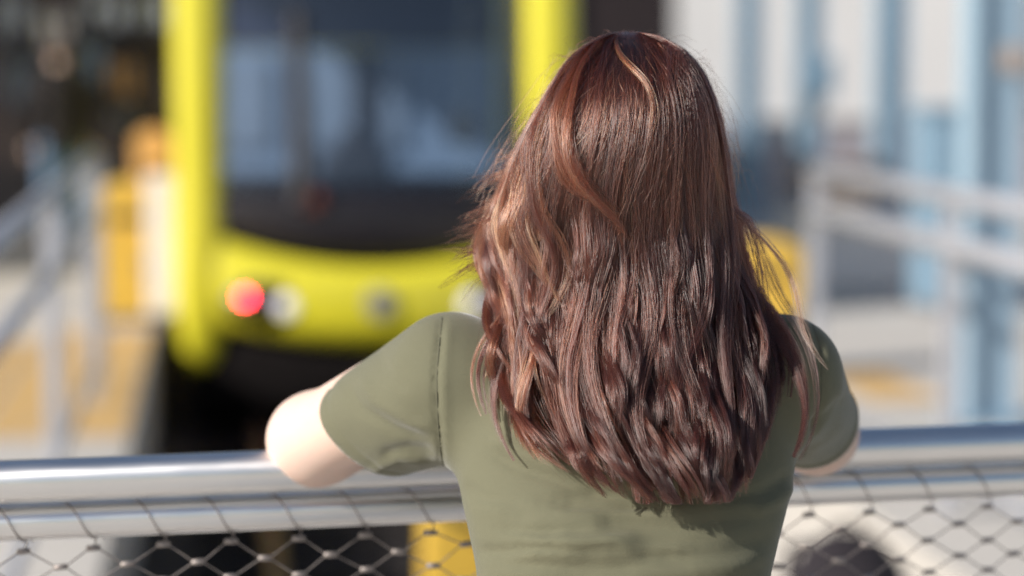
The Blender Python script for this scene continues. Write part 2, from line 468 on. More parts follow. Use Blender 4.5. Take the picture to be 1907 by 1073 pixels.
def curved_panel(name, m, ztop, zbot, xs, yoff, th, parent, n=28, sm=True):
    v = []; X = np.linspace(xs[0], xs[1], n)
    for x in X:
        zt, zb = ztop(x), zbot(x)
        for z in np.linspace(zb, zt, 5):
            bulge = .035 * (1 - ((z - (zt+zb)/2) / ((zt-zb)/2 + 1e-6)) ** 2)
            v.append((x, front_y(x) + yoff - bulge, z))
    f = [(i*5+j, (i+1)*5+j, (i+1)*5+j+1, i*5+j+1) for i in range(n-1) for j in range(4)]
    o = mesh_obj(name, v, f, m, parent, smooth=sm)
    so = o.modifiers.new('t', 'SOLIDIFY'); so.thickness = th; so.offset = -1
    return o
XI = HW - .20
zt = lambda a, b: (lambda x: tz(a + (b - a) * (1 - (x / XI) ** 2)) + ZB)
curved_panel('bumper', M['lemon'], zt(432, 490), zt(596, 636), (-XI, XI), -.02, .06, tram)
curved_panel('front_mask', M['tram_black'], lambda x: tz(348)+ZB, zt(430, 486), (-XI, XI), .02, .05, tram)
curved_panel('apron', M['underframe'], zt(600, 640), lambda x: .16, (-XI-.1, XI+.1), .06, .05, tram)
# windscreen with a raked curved pane, wiper, and the cab behind it
v = []; X = np.linspace(-XI, XI, 25)
for x in X:
    for t in np.linspace(0, 1, 6): v.append((x, front_y(x) * (1 - .25*t) + .04 + .22 * t, (tz(352)+ZB) * (1-t) + 2.95 * t))
f = [(i*6+j, (i+1)*6+j, (i+1)*6+j+1, i*6+j+1) for i in range(24) for j in range(5)]
ws = mesh_obj('windscreen', v, f, M['glass'], tram, smooth=True)
MB().tube([(tx(562), front_y(tx(562))-.02, tz(372)+ZB), (tx(560), -.13, tz(200)+ZB), (tx(556), -.06, tz(20)+ZB)], [.07, .06, .05], 8).build('wiper', M['tram_black'], ws)
bx('roof_band', M['navy'], tram, -XI, XI, -.02, .3, 2.86, 3.34, bevel=.06)
cabw = bx('cab_partition', M['cab_blue'], tram, -XI, XI, 2.2, 2.26, .9, tz(70)+ZB-.05)
bx('cab_ceiling', M['navy'], tram, -XI, XI, .5, 2.19, 2.68, 2.9)
bx('cab_shade_band', M['navy'], tram, -XI, XI, 2.19, 2.25, tz(70)+ZB-.04, 2.67)  # dark navy band: shade in the upper cab put into colour
for a, b in ((430, 540), (585, 700), (760, 800)):
    bx('partition_window', M['cab_pane'], cabw, tx(a)*1.1, tx(b)*1.1, 2.165, 2.195, tz(300)+ZB, tz(110)+ZB, bevel=.02)
bx('partition_post', M['cab_dark'], cabw, tx(700), tx(745), 2.14, 2.198, 1.0, tz(90)+ZB)
seat = MB(); seat.box(-.30, .22, 1.0, 1.5, .95, 1.1); seat.box(-.27, .19, 1.45, 1.6, 1.1, tz(300)+ZB); seat.box(-.15, .09, 1.46, 1.58, tz(299)+ZB, tz(255)+ZB)
seat.build('driver_seat', M['cab_dark'], tram, bevel=.05)
bx('dashboard', M['tram_black'], tram, -XI, XI, .12, .6, .95, tz(330)+ZB, bevel=.06)
MB().lathe([(.005, -.012), (.09, -.010), (.11, 0), (.11, .03), (.02, .045)], 24, (tx(868), .16, tz(240)+ZB), 'Y').build('cab_bright_spot', M['pale_panel'], tram, smooth=True)  # pale disc added as a stand-in for a bright light spot
MB().lathe([(.005, -.02), (.05, -.015), (.06, .02)], 20, (tx(583), front_y(tx(583))-.03, tz(368)+ZB), 'Y').build('marker_lamp', M['marker'], tram, smooth=True)
for s in (-1, 1):
    hx = abs(tx(493)) * s
    hz = tz(553) + ZB
    hp = MB().lathe([(.02, -.02), (.16, -.02), (.17, 0.02), (.17, .06)], 28, (0, 0, 0), 'Y')
    hp.v = [(x*1.3 + hx, y + front_y(hx) - .055, z*.72 + hz) for x, y, z in hp.v]
    h = hp.build('headlight', M['tram_black'], tram, smooth=True)
    ex = .117 * s; iy = front_y(hx) - .085
    MB().lathe([(.003, -.012), (.017, -.008), (.021, .008), (.021, .02)], 20, (hx + ex, iy, hz + .03), 'Y').build('tail_lens', M['red_lamp'], h, smooth=True)
    MB().lathe([(.005, -.014), (.05, -.010), (.058, .008), (.058, .02)], 20, (hx - ex, iy, hz - .025), 'Y').build('head_lens', M['lamp_glass'], h, smooth=True)
em = MB().lathe([(.060, -.012), (.078, -.014), (.082, 0), (.078, .012), (.06, .012)], 28, (0, front_y(0)-.06, tz(556)+ZB), 'Y')
eo = em.build('emblem', M['silver'], tram, smooth=True)
MB().lathe([(.005, -.008), (.04, -.008), (.045, .01)], 20, (0, front_y(0)-.06, tz(556)+ZB), 'Y').build('emblem_centre', M['silver'], eo, smooth=True)
MB().box(-.16, .16, -.42, -.2, .2, .42).build('coupler_cover', M['underframe'], tram, bevel=.05)
for s in (-1, 1):
    for y in (1.6, 3.4): MB().lathe([(.3, -.06), (.33, -.06), (.33, .05), (.36, .055), (.36, .075)], 28, (s*.70, y, .42), 'X').build('wheel', M['rail_steel'], tram, smooth=True)

# yellow buffer stop at the end of the track
bs = tag(empty('buffer_stop', (0.95, 8.2, PITZ)), 'yellow buffer stop at the near end of the dark track', 'buffer stop')
zt_ = .62 - .0
xb = float(at_y(783, 1000, 8.2)[0]) - .95
bx('beam', M['yellow'], bs, xb, .62, -.12, .06, .30, zt_, bevel=.03)
bx('upright', M['yellow'], bs, xb+.09, xb+.25, .07, .2, .004, .56, bevel=.015)
bx('upright', M['yellow'], bs, .30, .46, .07, .2, .004, .56, bevel=.015)
bx('cap', M['orange'], bs, xb-.03, xb+.03, -.14, -.02, .10, .34, bevel=.01)
MB().lathe([(.004, -.05), (.09, -.05), (.11, -.03), (.11, 0), (.05, .01)], 20, (.1, -.13, .45), 'Y').build('rubber_pad', M['tram_black'], bs, smooth=True)

#==RAILINGS==
# ------------------------------------------------------------------ near railing with wire net
ZR = CAM_Z - 0.443
pL, pR = at_z(0, 899, ZR), at_z(1907, 824, ZR)
ru = (pR - pL); rl = np.linalg.norm(ru[:2]); ru /= rl
rz = math.atan2(ru[1], ru[0])
S0, S1 = -1.3, 2.6
rail = tag(empty('near_railing', (pL[0], pL[1], 0), rz), 'stainless steel railing with wire net that the woman leans on', 'railing')
MB().tube([(S0, 0, ZR), (0.3, 0, ZR), (1, 0, ZR), (S1, 0, ZR)], .0235, 40).build('handrail', M['inox'], rail, smooth=True)
ZL = ZR - .0455
MB().tube([(S0, .012, ZL), (0.3, .012, ZL), (1, .012, ZL), (S1, .012, ZL)], .0195, 36).build('net_rail', M['inox'], rail, smooth=True)
MB().tube([(S0, .012, .08), (1, .012, .08), (S1, .012, .08)], .0195, 20).build('base_rail', M['inox'], rail, smooth=True)
for s in (S0, S1):
    MB().tube([(s, .03, 0.0), (s, .03, .5), (s, .03, ZR - .01)], .024, 20).build('post', M['inox'], rail, smooth=True)
CW, CH = .0735, .0375
ncol = int((S1 - S0) / CW); nrow = int((ZL - .03 - .11) / (CH))
ZT = ZL - .031
nj = np.random.default_rng(5)
NJ = nj.normal(0, .0011, (2*ncol + 4, 2*nrow + 6, 3)); NJ[:, 0] *= .3
def netp(i, j): return (S0 + i * CW / 2 + NJ[i, j, 0]*1.6, .012 + NJ[i, j, 1], ZT - j * CH / 2 + NJ[i, j, 2])
# zigzag wires: row k bounces between level k and k+1
for k in range(2 * nrow):
    pts = []
    for i in range(2 * ncol + 1):
        lev = k + ((i + k) % 2)
        x, y, z = netp(i, lev)
        sag = .0012 if ((i + k) % 2) else -.0012
        pts += [(x - .006, y + (.001 if k % 2 else -.001), z + sag), (x + .006, y + (.001 if k % 2 else -.001), z + sag)]
    MB().tube(pts, .00085, 5).build('wire', M['wire'], rail, smooth=True)
fm = MB().lathe([(.0012, -.0075), (.0032, -.0065), (.0034, 0), (.0032, .0065), (.0012, .0075)], 10, (0, 0, 0), 'X')
fer = None; rest = MB(); cnt = 0
cells = [(j, i) for j in range(0, 2*nrow + 1) for i in range(2*ncol + 1) if (i + j) % 2 == 0]
cells.sort(key=lambda c: (c[0] > 10, c[0] if c[0] <= 10 else 0, abs(S0 + c[1]*CW/2 - .55)))
near = [c for c in cells if c[0] <= 9 and -0.25 < S0 + c[1]*CW/2 < 1.4]
far = [c for c in cells if not (c[0] <= 9 and -0.25 < S0 + c[1]*CW/2 < 1.4)]
for j, i in near[:300]:
    if fer is None: fer = fm.build('ferrule', M['wire'], rail, smooth=True); o = fer
    else: o = fer.copy(); col.objects.link(o); o.parent = rail
    o.location = netp(i, j); o.rotation_euler = (random.uniform(-.2, .2), random.uniform(-.08, .08), 0)
for j, i in far + near[300:]:
    p = netp(i, j); rest.add([(a+p[0], b+p[1], c+p[2]) for a, b, c in fm.v], fm.f)
tag(rest.build('ferrule_rest', M['wire'], rail, smooth=True), kind='stuff')
for i in range(0, 2*ncol + 1, 2):                      # wire loops round the net rail
    x0, y0, z0 = netp(i, 0)
    a = np.linspace(-.5*np.pi, 1.5*np.pi, 26)
    rr = .0208
    pts = [(x0 + .004 - .034 * (t + .5*np.pi) / (2*np.pi) * 2 * (1 if t < .5*np.pi else 1) + 0*t, .012 - rr*np.cos(t), ZL + rr*np.sin(t)) for t in a]
    pts = [(x0, .012, ZT)] + pts
    MB().tube(pts, .0008, 5).build('wire_loop', M['wire'], rail, smooth=True)

# ------------------------------------------------------------------ side railings of the two platforms
def side_railing(x, y0, y1, label, post_ys, zs, infill=None):
    r = tag(empty('platform_railing', (x, y0, 0)), label, 'railing', 'galvanised railings beside the track')
    L = y1 - y0
    for nm, z, rad in zs:
        MB().tube([(0, 0, z), (0, L*.5, z), (0, L, z)], rad, 16).build(nm, M['galv'], r, smooth=True)
    for py in post_ys:
        p = MB().box(-.03, .03, py-y0-.02, py-y0+.02, 0, zs[0][1]-.01); p.build('post', M['galv'], r, bevel=.006)
    if infill:
        n = int(L / infill)
        for i in range(n - 1): bx('infill_panel', M['galv'], r, -.008, .008, i*infill+.06, (i+1)*infill-.06, zs[1][1]+.04, zs[0][1]-.05)
    return r
XLR = float(at_z(95, 362, 1.09)[0]); XRR = float(at_z(1700, 352, 1.09)[0])
side_railing(XLR, 3.4, 11.6, 'grey steel railing on the left platform beside the track', [3.44, 5.6, float(at_z(95, 362, 1.09)[1]), 11.0, 11.56],
             [('top_rail', 1.09, .032), ('middle_rail', .83, .028), ('lower_rail', .16, .02)])
side_railing(XRR, 4.4, float(at_z(1500, 318, 1.09)[1]), 'grey steel railing on the right platform in front of blue columns',
             [4.44, 6.1, XRR and float(at_y(1790, 400, 7.9)[1]), float(at_z(1500, 318, 1.09)[1])-.04],
             [('top_rail', 1.09, .036), ('middle_rail', .92, .04), ('lower_rail', .16, .02)])

# ------------------------------------------------------------------ things on the platforms
def cabinet(name, label, x, y, w, d, h, m, cat='cabinet', domed=True):
    c = tag(empty(name, (x, y, 0)), label, cat)
    prof = MB()
    n = 12; v = []
    for k in range(n + 1):
        t = math.pi * k / n
        v.append((-w/2*math.cos(t), h - w*.35 + w*.35*math.sin(t)))
    P = [(-w/2, .05)] + v + [(w/2, .05)]
    V = [(a, -d/2, b) for a, b in P] + [(a, d/2, b) for a, b in P]; k = len(P)
    prof.add(V, [tuple(range(k-1, -1, -1)), tuple(range(k, 2*k))] + [(i, (i+1) % k, k + (i+1) % k, k + i) for i in range(k)])
    prof.build('housing', m, c, bevel=.01)
    bx('plinth', M['grey_trim'], c, -w/2+.02, w/2-.02, -d/2+.02, d/2-.02, 0, .05)
    dr = bx('door', m, c, -w*.38, w*.38, -d/2-.012, -d/2-.001, .12, h*.62, bevel=.004)
    bx('handle', M['grey_trim'], dr, w*.22, w*.27, -d/2-.03, -d/2-.012, h*.34, h*.46)
    bx('slot', M['tram_black'], c, -w*.25, w*.25, -d/2-.006, -d/2+.002, h*.72, h*.78)
    return c
p = at_y(240, 600, 14.4)
cabinet('platform_cabinet', 'warm yellow round-topped cabinet on the left platform beside the tram', float(p[0]), 14.4, .38, .34, .84, M['yellow'])
p = at_y(286, 300, 17.5)
cabinet('platform_cabinet', 'orange-tan cabinet farther along the left platform behind the yellow one', float(p[0]), 17.5, .26, .3, 1.05, M['orange'])
p = at_y(1432, 500, 11.6)
cabinet('platform_cabinet', 'bright yellow cabinet at the end of the right railing, beside her hair', float(p[0]), 11.6, .27, .3, .68, M['yellow'])
# wooden bench on the right platform
p = at_y(1578, 390, 17.0)
b = tag(empty('bench', (float(p[0]), 17.0, 0)), 'small tan wooden bench between the blue columns', 'bench')
for i in range(4): bx('seat_slat', M['wood'], b, -.32, .32, -.20+i*.105, -.11+i*.105, .44, .475, bevel=.006)
for i in range(3): bx('back_slat', M['wood'], b, -.32, .32, .20, .23, .52+i*.10, .60+i*.10, bevel=.006)
for s in (-.25, .25): MB().box(s-.02, s+.02, -.18, .19, 0, .438).box(s-.02, s+.02, .16, .198, .438, .82).build('leg', M['grey_trim'], b)
# low pale seat wall on the right platform
wl = tag(empty('seat_wall', (0, 0, 0)), 'low pale concrete wall on the right platform behind the railing', 'wall')
a = at_y(1500, 545, 15.9); c = at_y(1735, 545, 15.9)
bx('wall_block', M['pale_panel'], wl, a[0], c[0], 15.9, 16.5, 0, .42, bevel=.03)
bx('coping', M['white_wall'], wl, a[0]-.03, c[0]+.03, 15.86, 16.54, .421, .50, bevel=.02)

# black bag standing on the near paving
p = at_y(1578, 1000, 6.3)
bag = tag(empty('bag', (float(p[0]), 6.3, 0), .2), 'black rounded bag on the pale paving behind the wire net', 'bag')
bag.scale = (1.0, 1.0, .85)
s_ = SDF((-.3, -.2, -.02), (.3, .25, .6), .012)
s_.trunk([0, .05, .16, .23, .285, .32], [0]*6, [0]*6, [.17, .19, .175, .145, .105, .06], [.11, .12, .12, .1, .08, .04], k=.02); s_.ball((0, -.1, .14), (.11, .05, .1), .02); s_.blur(1)
V, Q = s_.mesh(); fast_mesh('bag_body', V, Q, M['bag'], bag)
for s in (-1, 1): MB().tube([(s*.08, .08, .27), (s*.09, .15, .25), (s*.10, .16, .18), (s*.11, .1, .06)], .014, 8).build('strap', M['bag'], bag, smooth=True)
MB().tube([(-.05, 0, .30), (-.03, 0, .345), (.03, 0, .345), (.05, 0, .30)], .01, 8).build('carry_loop', M['bag'], bag, smooth=True)

# ------------------------------------------------------------------ blue columns on the right
def column(px, Y, w, d, label, ztop=5.2, two=True, x=None, box=False):
    X = float(at_y(px, 300, Y)[0]) if x is None else x
    c = tag(empty('steel_column', (X, Y, 0)), label, 'column', 'pale blue steel columns')
    bx('base_plate', M['blue_dark'], c, -w*.8, w*.8, -d*.8, d*.8, 0, .03)
    z0 = .031
    if two:
        bx('lower_sleeve', M['blue_dark'], c, -w/2-.012, w/2+.012, -d/2-.012, d/2+.012, z0, .82, bevel=.01); z0 = .821
    sh = MB().box(-w/2, w/2, -d/2, d/2, z0, ztop).box(-w/2-.04, -w/2, -d/2-.05, -d/2+.03, z0, ztop) if box else MB().box(-w/2, -w/2+.03, -d/2, d/2, z0, ztop).box(w/2-.03, w/2, -d/2, d/2, z0, ztop).box(-w/2+.03, w/2-.03, -.015, .015, z0, ztop)
    sh.build('shaft', M['blue'], c)
    bx('cap_plate', M['blue'], c, -w*.7, w*.7, -d*.7, d*.7, ztop+.001, ztop+.05)
    return c
column(1392, 23.2, .22, .22, 'farthest thin pale blue steel column, just right of her head')
c2 = column(1504, 20.8, .20, .22, 'thin pale blue steel column with a dark blue sign box')
bx('sign_box', M['blue_dark'], c2, -.15, .19, -.22, -.13, 1.22, 1.58, bevel=.02)
column(1655, 18.3, .22, .24, 'thin pale blue steel column standing before the white building', two=False)
c3 = column(1842, 10.0, .20, .24, 'nearest and widest pale blue steel column by the right railing', two=False, box=True)
bx('notice_plate', M['notice'], c3, .005, .085, -.155, -.125, 1.50, 1.60, bevel=.006)
# slate blue box beside the nearest column
p = at_y(1752, 300, 14.5)
kb = tag(empty('equipment_cabinet', (float(p[0]), 14.5, 0)), 'slate blue equipment cabinet behind the right railing', 'cabinet')
bx('housing', M['blue_dark'], kb, -.13, .13, -.2, .2, .05, 1.22, bevel=.01); bx('plinth', M['grey_trim'], kb, -.11, .11, -.18, .18, 0, .049)
bx('roof', M['blue_dark'], kb, -.16, .16, -.23, .23, 1.222, 1.26, bevel=.01); bx('door', M['blue_dark'], kb, -.11, .11, -.212, -.202, .12, 1.16, bevel=.004)

# ------------------------------------------------------------------ far buildings
def building(name, label, x0, x1, y, h, wall, wins, trim='grey_trim', depth=10):
    b = tag(empty(name, ((x0+x1)/2, y, 0)), label, 'building')
    w = (x1 - x0) / 2
    bx('wall', wall, b, -w, w, 0, depth, 0, h)
    bx('cornice', M['grey_trim'], b, -w-.2, w+.2, -.25, depth, h+.001, h+.4)
    bx('plinth', M['violet_grey'] if trim == 'grey_trim' else M[trim], b, -w-.02, w+.02, -.08, -.001, 0, .55)
    for (wx, wz, ww, wh, m) in wins:
        fr = MB(); t = .07
        fr.box(wx-ww/2-t, wx+ww/2+t, -.08, -.002, wz-t, wz).box(wx-ww/2-t, wx+ww/2+t, -.08, -.002, wz+wh, wz+wh+t)
        fr.box(wx-ww/2-t, wx-ww/2, -.08, -.002, wz, wz+wh).box(wx+ww/2, wx+ww/2+t, -.08, -.002, wz, wz+wh).box(wx-.025, wx+.025, -.07, -.002, wz, wz+wh)
        f_ = fr.build('window', M[trim], b)
        bx('pane', m, f_, wx-ww/2, wx+ww/2, -.035, -.003, wz, wz+wh)
        bx('sill', M[trim], f_, wx-ww/2-.12, wx+ww/2+.12, -.2, -.081, wz-t-.06, wz-t)
    return b
YD = 23.5
xd0, xd1 = -16.0, float(at_y(330, 200, YD)[0])
wins = []
cxm = (xd0 + xd1) / 2
for px, py, w_, h_, m_ in ((18, 35, .26, .42, 'window_pale'), (42, 128, .22, .62, 'cab_blue'), (100, 62, .30, .34, 'pale_panel'), (166, 96, .24, .56, 'cab_blue'), (196, 22, .40, .26, 'window_pale'), (228, 148, .22, .34, 'orange'), (276, 18, .34, .26, 'window_pale'), (230, 215, .2, .16, 'window_pale')):
    p = at_y(px, py, YD)
    wins.append((float(p[0]) - cxm, float(p[2]) - h_/2, w_, h_, M[m_]))
for i in range(4):
    for fl in range(3):
        wins.append((xd0 + 2 + i*3.0 - cxm, 1.0 + fl*2.9, 1.2, 1.7, M['window' if (i+fl) % 2 else 'window_pale']))
building('dark_building', 'dark brown building with small pale windows left of the tram', xd0, xd1, YD, 9, M['brown_wall'], wins, 'tram_black')
xd0, xd1 = -3.0, float(at_y(1252, 50, 40)[0])
cxm = (xd0 + xd1) / 2
wins = []
for i in range(6):
    for fl in (0, 1, 2):
        wins.append((xd0 + 1.0 + i*1.5 - cxm, 1.2 + fl*3.1, .8, 1.6, M['window' if (i*fl) % 3 else 'window_pale']))
building('brown_building', 'brown building partly hidden behind the tram and her head', xd0, xd1, 40, 11, M['brown_wall'], wins, 'tram_black')
xw0, xw1 = xd1 + .05, 34.0
cxm = (xw0 + xw1) / 2
wins = []
for i in range(13):
    for fl in range(3):
        wins.append((xw0 + 5.6 + i*1.75 - cxm, 1.0 + fl*3.1, .9, 1.7, M['window' if (i+fl) % 3 else 'window_pale']))
for z in (3.6, 6.6):
    wins += [(xw0 + 1.4 - cxm, z, 1.0, 1.7, M['window']), (xw0 + 3.3 - cxm, z, 1.0, 1.7, M['window'])]
building('white_building', 'sunlit white building behind the blue columns', xw0, xw1, 40, 10.2, M['white_wall'], wins)
# grey street wall in front of the white building
gw = tag(empty('street_wall', (0, 0, 0)), 'low grey wall along the street before the white building', 'wall')
bx('wall_block', M['violet_grey'], gw, at_y(1385, 250, 26.5)[0], 26, 26.5, 26.8, 0, .82, bevel=.02)
bx('coping', M['concrete'], gw, at_y(1385, 250, 26.5)[0]-.04, 26.04, 26.46, 26.84, .821, .88, bevel=.01)

#==PEOPLE==
# ------------------------------------------------------------------ person far away on the left platform
def far_person(px, Y, label):
    X = float(at_y(px, 200, Y)[0])
    g = SDF((-.4, -.25, 0), (.4, .25, 1.8), .018)
    for s in (-1, 1):
        g.cone((s*.09, 0, .88), (s*.10, -.02, .48), .078, .055); g.cone((s*.10, -.02, .48), (s*.10, .02, .08), .05, .036); g.ball((s*.10, -.04, .045), (.045, .12, .045))
        g.cone((s*.19, 0, 1.40), (s*.245, .02, 1.12), .048, .04); g.cone((s*.245, .02, 1.12), (s*.24, -.06, .88), .036, .028)
        g.ball((s*.24, -.07, .82), (.025, .035, .05), .01)
        for k in range(4): g.cone((s*(.225+.010*k), -.09+.0*k, .79), (s*(.228+.010*k), -.085, .73+.006*abs(k-1)), .009, .008, .006)
        g.cone((s*.225, -.10, .82), (s*.21, -.12, .77), .010, .009, .008)
    g.trunk([.84, .98, 1.1, 1.3, 1.42, 1.47], [0]*6, [0]*6, [.16, .15, .15, .19, .17, .07], [.10, .095, .10, .11, .085, .06])
    g.cone((0, 0, 1.45), (0, -.01, 1.56), .055, .052); g.ball((0, -.01, 1.64), (.075, .092, .115), .02); g.ball((0, -.105, 1.63), (.014, .018, .022), .01)
    V, Q = g.mesh(); p_ = fast_mesh('person', V, Q, M['skin']); p_.location = (X, Y, 0); p_.rotation_euler = (0, 0, math.pi + .25)
    tag(p_, label, 'person')
    g = SDF((-.4, -.25, .7), (.4, .25, 1.6), .018)
    g.trunk([.80, .98, 1.1, 1.3, 1.42, 1.50], [0]*6, [0]*6, [.18, .165, .165, .20, .18, .075], [.12, .115, .115, .125, .10, .07])
    for s in (-1, 1): g.cone((s*.19, 0, 1.40), (s*.245, .02, 1.12), .066, .056); g.cone((s*.245, .02, 1.12), (s*.24, -.05, .90), .054, .045)
    V, Q = g.mesh(); fast_mesh('jacket', V, Q, M['jacket'], p_)
    g = SDF((-.3, -.25, 0), (.3, .25, 1.0), .018)
    for s in (-1, 1): g.cone((s*.09, 0, .87), (s*.10, -.02, .48), .095, .072); g.cone((s*.10, -.02, .48), (s*.10, .02, .10), .07, .06)
    V, Q = g.mesh(); fast_mesh('jeans', V, Q, M['jeans'], p_)
    g = SDF((-.2, -.2, 1.4), (.2, .2, 1.85), .015); g.ball((0, .015, 1.665), (.085, .098, .115), .0)
    V, Q = g.mesh(); Q = Q[~((V[Q].mean(1)[:, 1] < -.045) & (V[Q].mean(1)[:, 2] < 1.70))]
    fast_mesh('hair', V, Q, M['dark_hair'], p_)
far_person(112, 20.0, 'person in black jacket and blue jeans on the left platform')

# ------------------------------------------------------------------ the woman at the railing
WO = np.array([q(1165, 900, 2.15)[0], 2.15, 0.0])          # standing point in the heading frame
def W(px, py, d): return q(px, py, d) - WO
def unproj(V):                                             # frame point -> photograph pixel, for measuring folds
    P = V + WO; dy = P[:, 1]; dz = P[:, 2] - CAM_Z
    c = dy*CP - dz*SP; u_ = dy*SP + dz*CP
    return 953.5 + F*P[:, 0]/c, 536.5 - F*u_/c
T_Y = [1330, 1250, 1150, 1073, 960, 880, 760, 680, 625, 590, 565, 545]
T_L = [832, 846, 874, 888, 868, 850, 842, 856, 900, 975, 1060, 1115]
T_R = [1486, 1474, 1447, 1434, 1458, 1478, 1480, 1468, 1435, 1385, 1315, 1250]
T_D = [2.23, 2.25, 2.29, 2.32, 2.35, 2.375, 2.41, 2.43, 2.44, 2.445, 2.45, 2.45]
T_B = [.118, .115, .100, .098, .105, .110, .108, .095, .078, .062, .052, .05]
st = [(W((l+r)/2, y, d), (W(r, y, d)[0]-W(l, y, d)[0])/2, b) for y, l, r, d, b in zip(T_Y, T_L, T_R, T_D, T_B)]
zs = np.array([s[0][2] for s in st]); order = np.argsort(zs)
zs = zs[order]; tcx = np.array([s[0][0] for s in st])[order]; tcy = np.array([s[0][1] for s in st])[order]
ta = np.array([s[1] for s in st])[order]; tbb = np.array([s[2] for s in st])[order]

shL, elL, wrL = W(822, 690, 2.42), W(586, 819, 2.585), W(960, 800, 2.70)
shR, elR, wrR = W(1470, 690, 2.42), W(1520, 806, 2.665), W(1235, 796, 2.80)
HC = W(1190, 282, 2.435)
bd = SDF((-.42, -.28, 0), (.42, .80, 1.62), .006)
bd.trunk(zs, tcx, tcy, ta - .012, tbb - .013, k=.03)
bd.cone(W(1180, 600, 2.45), W(1186, 455, 2.44), .055, .050, .03)
bd.ball(HC, (.072, .090, .102), .03)
bd.ball(HC + np.array([0, .045, -.075]), (.050, .045, .045), .04)                                   # jaw
bd.cone(HC + np.array([0, .088, .0]), HC + np.array([0, .107, -.032]), .008, .012, .012)            # nose
bd.ball(HC + np.array([0, .088, -.062]), (.022, .012, .008), .006)                                  # lips
for s in (-1, 1): bd.ball(HC + np.array([s*.077, .005, -.01]), (.008, .02, .03), .006)              # ears
bd.cone(shL, elL, .050, .0455, .03); bd.ball(elL, .0415, .03); bd.cone(elL, wrL, .043, .027, .02)
bd.cone(shR, elR, .052, .042, .03); bd.ball(elR, .040, .02); bd.cone(elR, wrR, .041, .027, .02)
def hand(wr, el, s):
    d = wr - el; d = d / np.linalg.norm(d); up = np.array([0, 0, 1.0]); side = np.cross(d, up); side /= np.linalg.norm(side)
    pc = wr + d*.045 + up*.004
    bd.cone(wr, pc + d*.02, .024, .022, .02)
    for k, (o, L) in enumerate(((-.030, .056), (-.010, .068), (.010, .072), (.029, .064))):
        a0 = pc + d*.028 + side*o*s; a1 = a0 + d*L*.5 + up*.008; a2 = a1 + d*L*.42 - up*.022; a3 = a2 + d*.008 - up*.02
        bd.cone(pc + side*o*s*.8, a0, .013, .0095, .008); bd.cone(a0, a1, .0095, .009, .003); bd.cone(a1, a2, .009, .0085, .003); bd.cone(a2, a3, .0085, .0075, .003)
    b0 = wr + d*.02 - side*.022*s*-1; b1 = b0 + side*.026*s + d*.028; b2 = b1 + d*.03 - up*.012
    bd.cone(b0, b1, .013, .011, .008); bd.cone(b1, b2, .011, .009, .004)
hand(wrL, elL, 1); hand(wrR, elR, -1)
hipz = W(1165, 1250, 2.25)[2]
LEGS = []
for s in (-1, 1):
    hp = np.array([s*.085, .10, .90]); kn = np.array([s*.095, .06, .49]); an = np.array([s*.10, -.02, .09])
    LEGS.append((hp, kn, an))
    bd.cone(hp, kn, .082, .055, .03); bd.cone(kn, an, .052, .036, .02); bd.ball(an + np.array([0, .07, -.045]), (.042, .12, .040), .02)
bd.trunk([.82, .90, .98, 1.02], [0, 0, 0, 0], [.10, .09, .09, .10], [.15, .165, .16, .15], [.10, .115, .115, .105], k=.03)
bd.blur(1)
V, Q = bd.mesh()
woman = fast_mesh('person', V, Q, M['skin'])
WOW = to_world(WO)
woman.location = tuple(WOW); woman.rotation_euler = (0, 0, -YAW)
tag(woman, 'woman with long brown hair and olive shirt leaning on the railing, seen from behind', 'person')
for s in (-1, 1):
    e = MB().lathe([(.0005, -.012), (.006, -.0104), (.0104, -.006), (.012, 0), (.0104, .006), (.006, .0104), (.0005, .012)], 14)
    e.build('eye', M['eye'], woman, smooth=True, loc=tuple(HC + np.array([s*.031, .076, .004])))

# --- shirt
sh = SDF((-.36, -.16, .93), (.36, .62, 1.42), .0042)
sh.trunk(zs, tcx, tcy, ta, tbb, off=.0, k=.02)
hemL, hemR = W(690, 797, 2.508), W(1506, 782, 2.60)
dL = hemL - W(822, 705, 2.41); dL /= np.linalg.norm(dL)
dR = hemR - W(1478, 690, 2.41); dR /= np.linalg.norm(dR)
sh.cone(W(842, 722, 2.42), hemL, .074, .0560, .03); sh.cone(hemL, hemL + dL*.07, .0560, .0575, .01)
sh.cone(W(838, 672, 2.425), W(700, 760, 2.49), .043, .043, .02)
sh.cone(W(1450, 705, 2.42), hemR, .066, .052, .03); sh.cone(hemR, hemR + dR*.05, .052, .050, .01)
sh.blur(2)
V, Q = sh.mesh()
N = vnormals(V, Q)
px, py = unproj(V)
back = np.clip(-N[:, 1] * 1.6 + .3, 0, 1)
disp = np.zeros(len(V))
def fold(pts, width, amp):
    """raised (amp > 0) or sunken crease along a curve measured on the back"""
    global disp
    pts = np.array(pts, float)
    t = np.linspace(0, 1, 40); tt = np.linspace(0, 1, len(pts))
    c = np.stack([np.interp(t, tt, pts[:, 0]), np.interp(t, tt, pts[:, 1])], 1)
    best = np.full(len(V), 1e9); bt = np.zeros(len(V))
    for (cx, cy), ti in zip(c, t):
        d2 = (px-cx)**2 + (py-cy)**2; m_ = d2 < best; best[m_] = d2[m_]; bt[m_] = ti
    fall = np.clip(np.minimum(bt, 1-bt) * 5 + .12, 0, 1)
    disp += (1.35 if amp > -.0036 else 1.0) * amp * np.exp(-best / (2*width*width)) * back * fall
fold([(824, 584), (818, 640), (813, 700), (815, 780), (820, 840), (828, 882)], 4.5, -.0036)
fold([(838, 590), (831, 640), (826, 700), (828, 780), (834, 850)], 7, .0013)
fold([(1508, 590), (1530, 650), (1530, 740), (1510, 820), (1492, 860)], 5, -.0025)
r_ = random.Random(3)
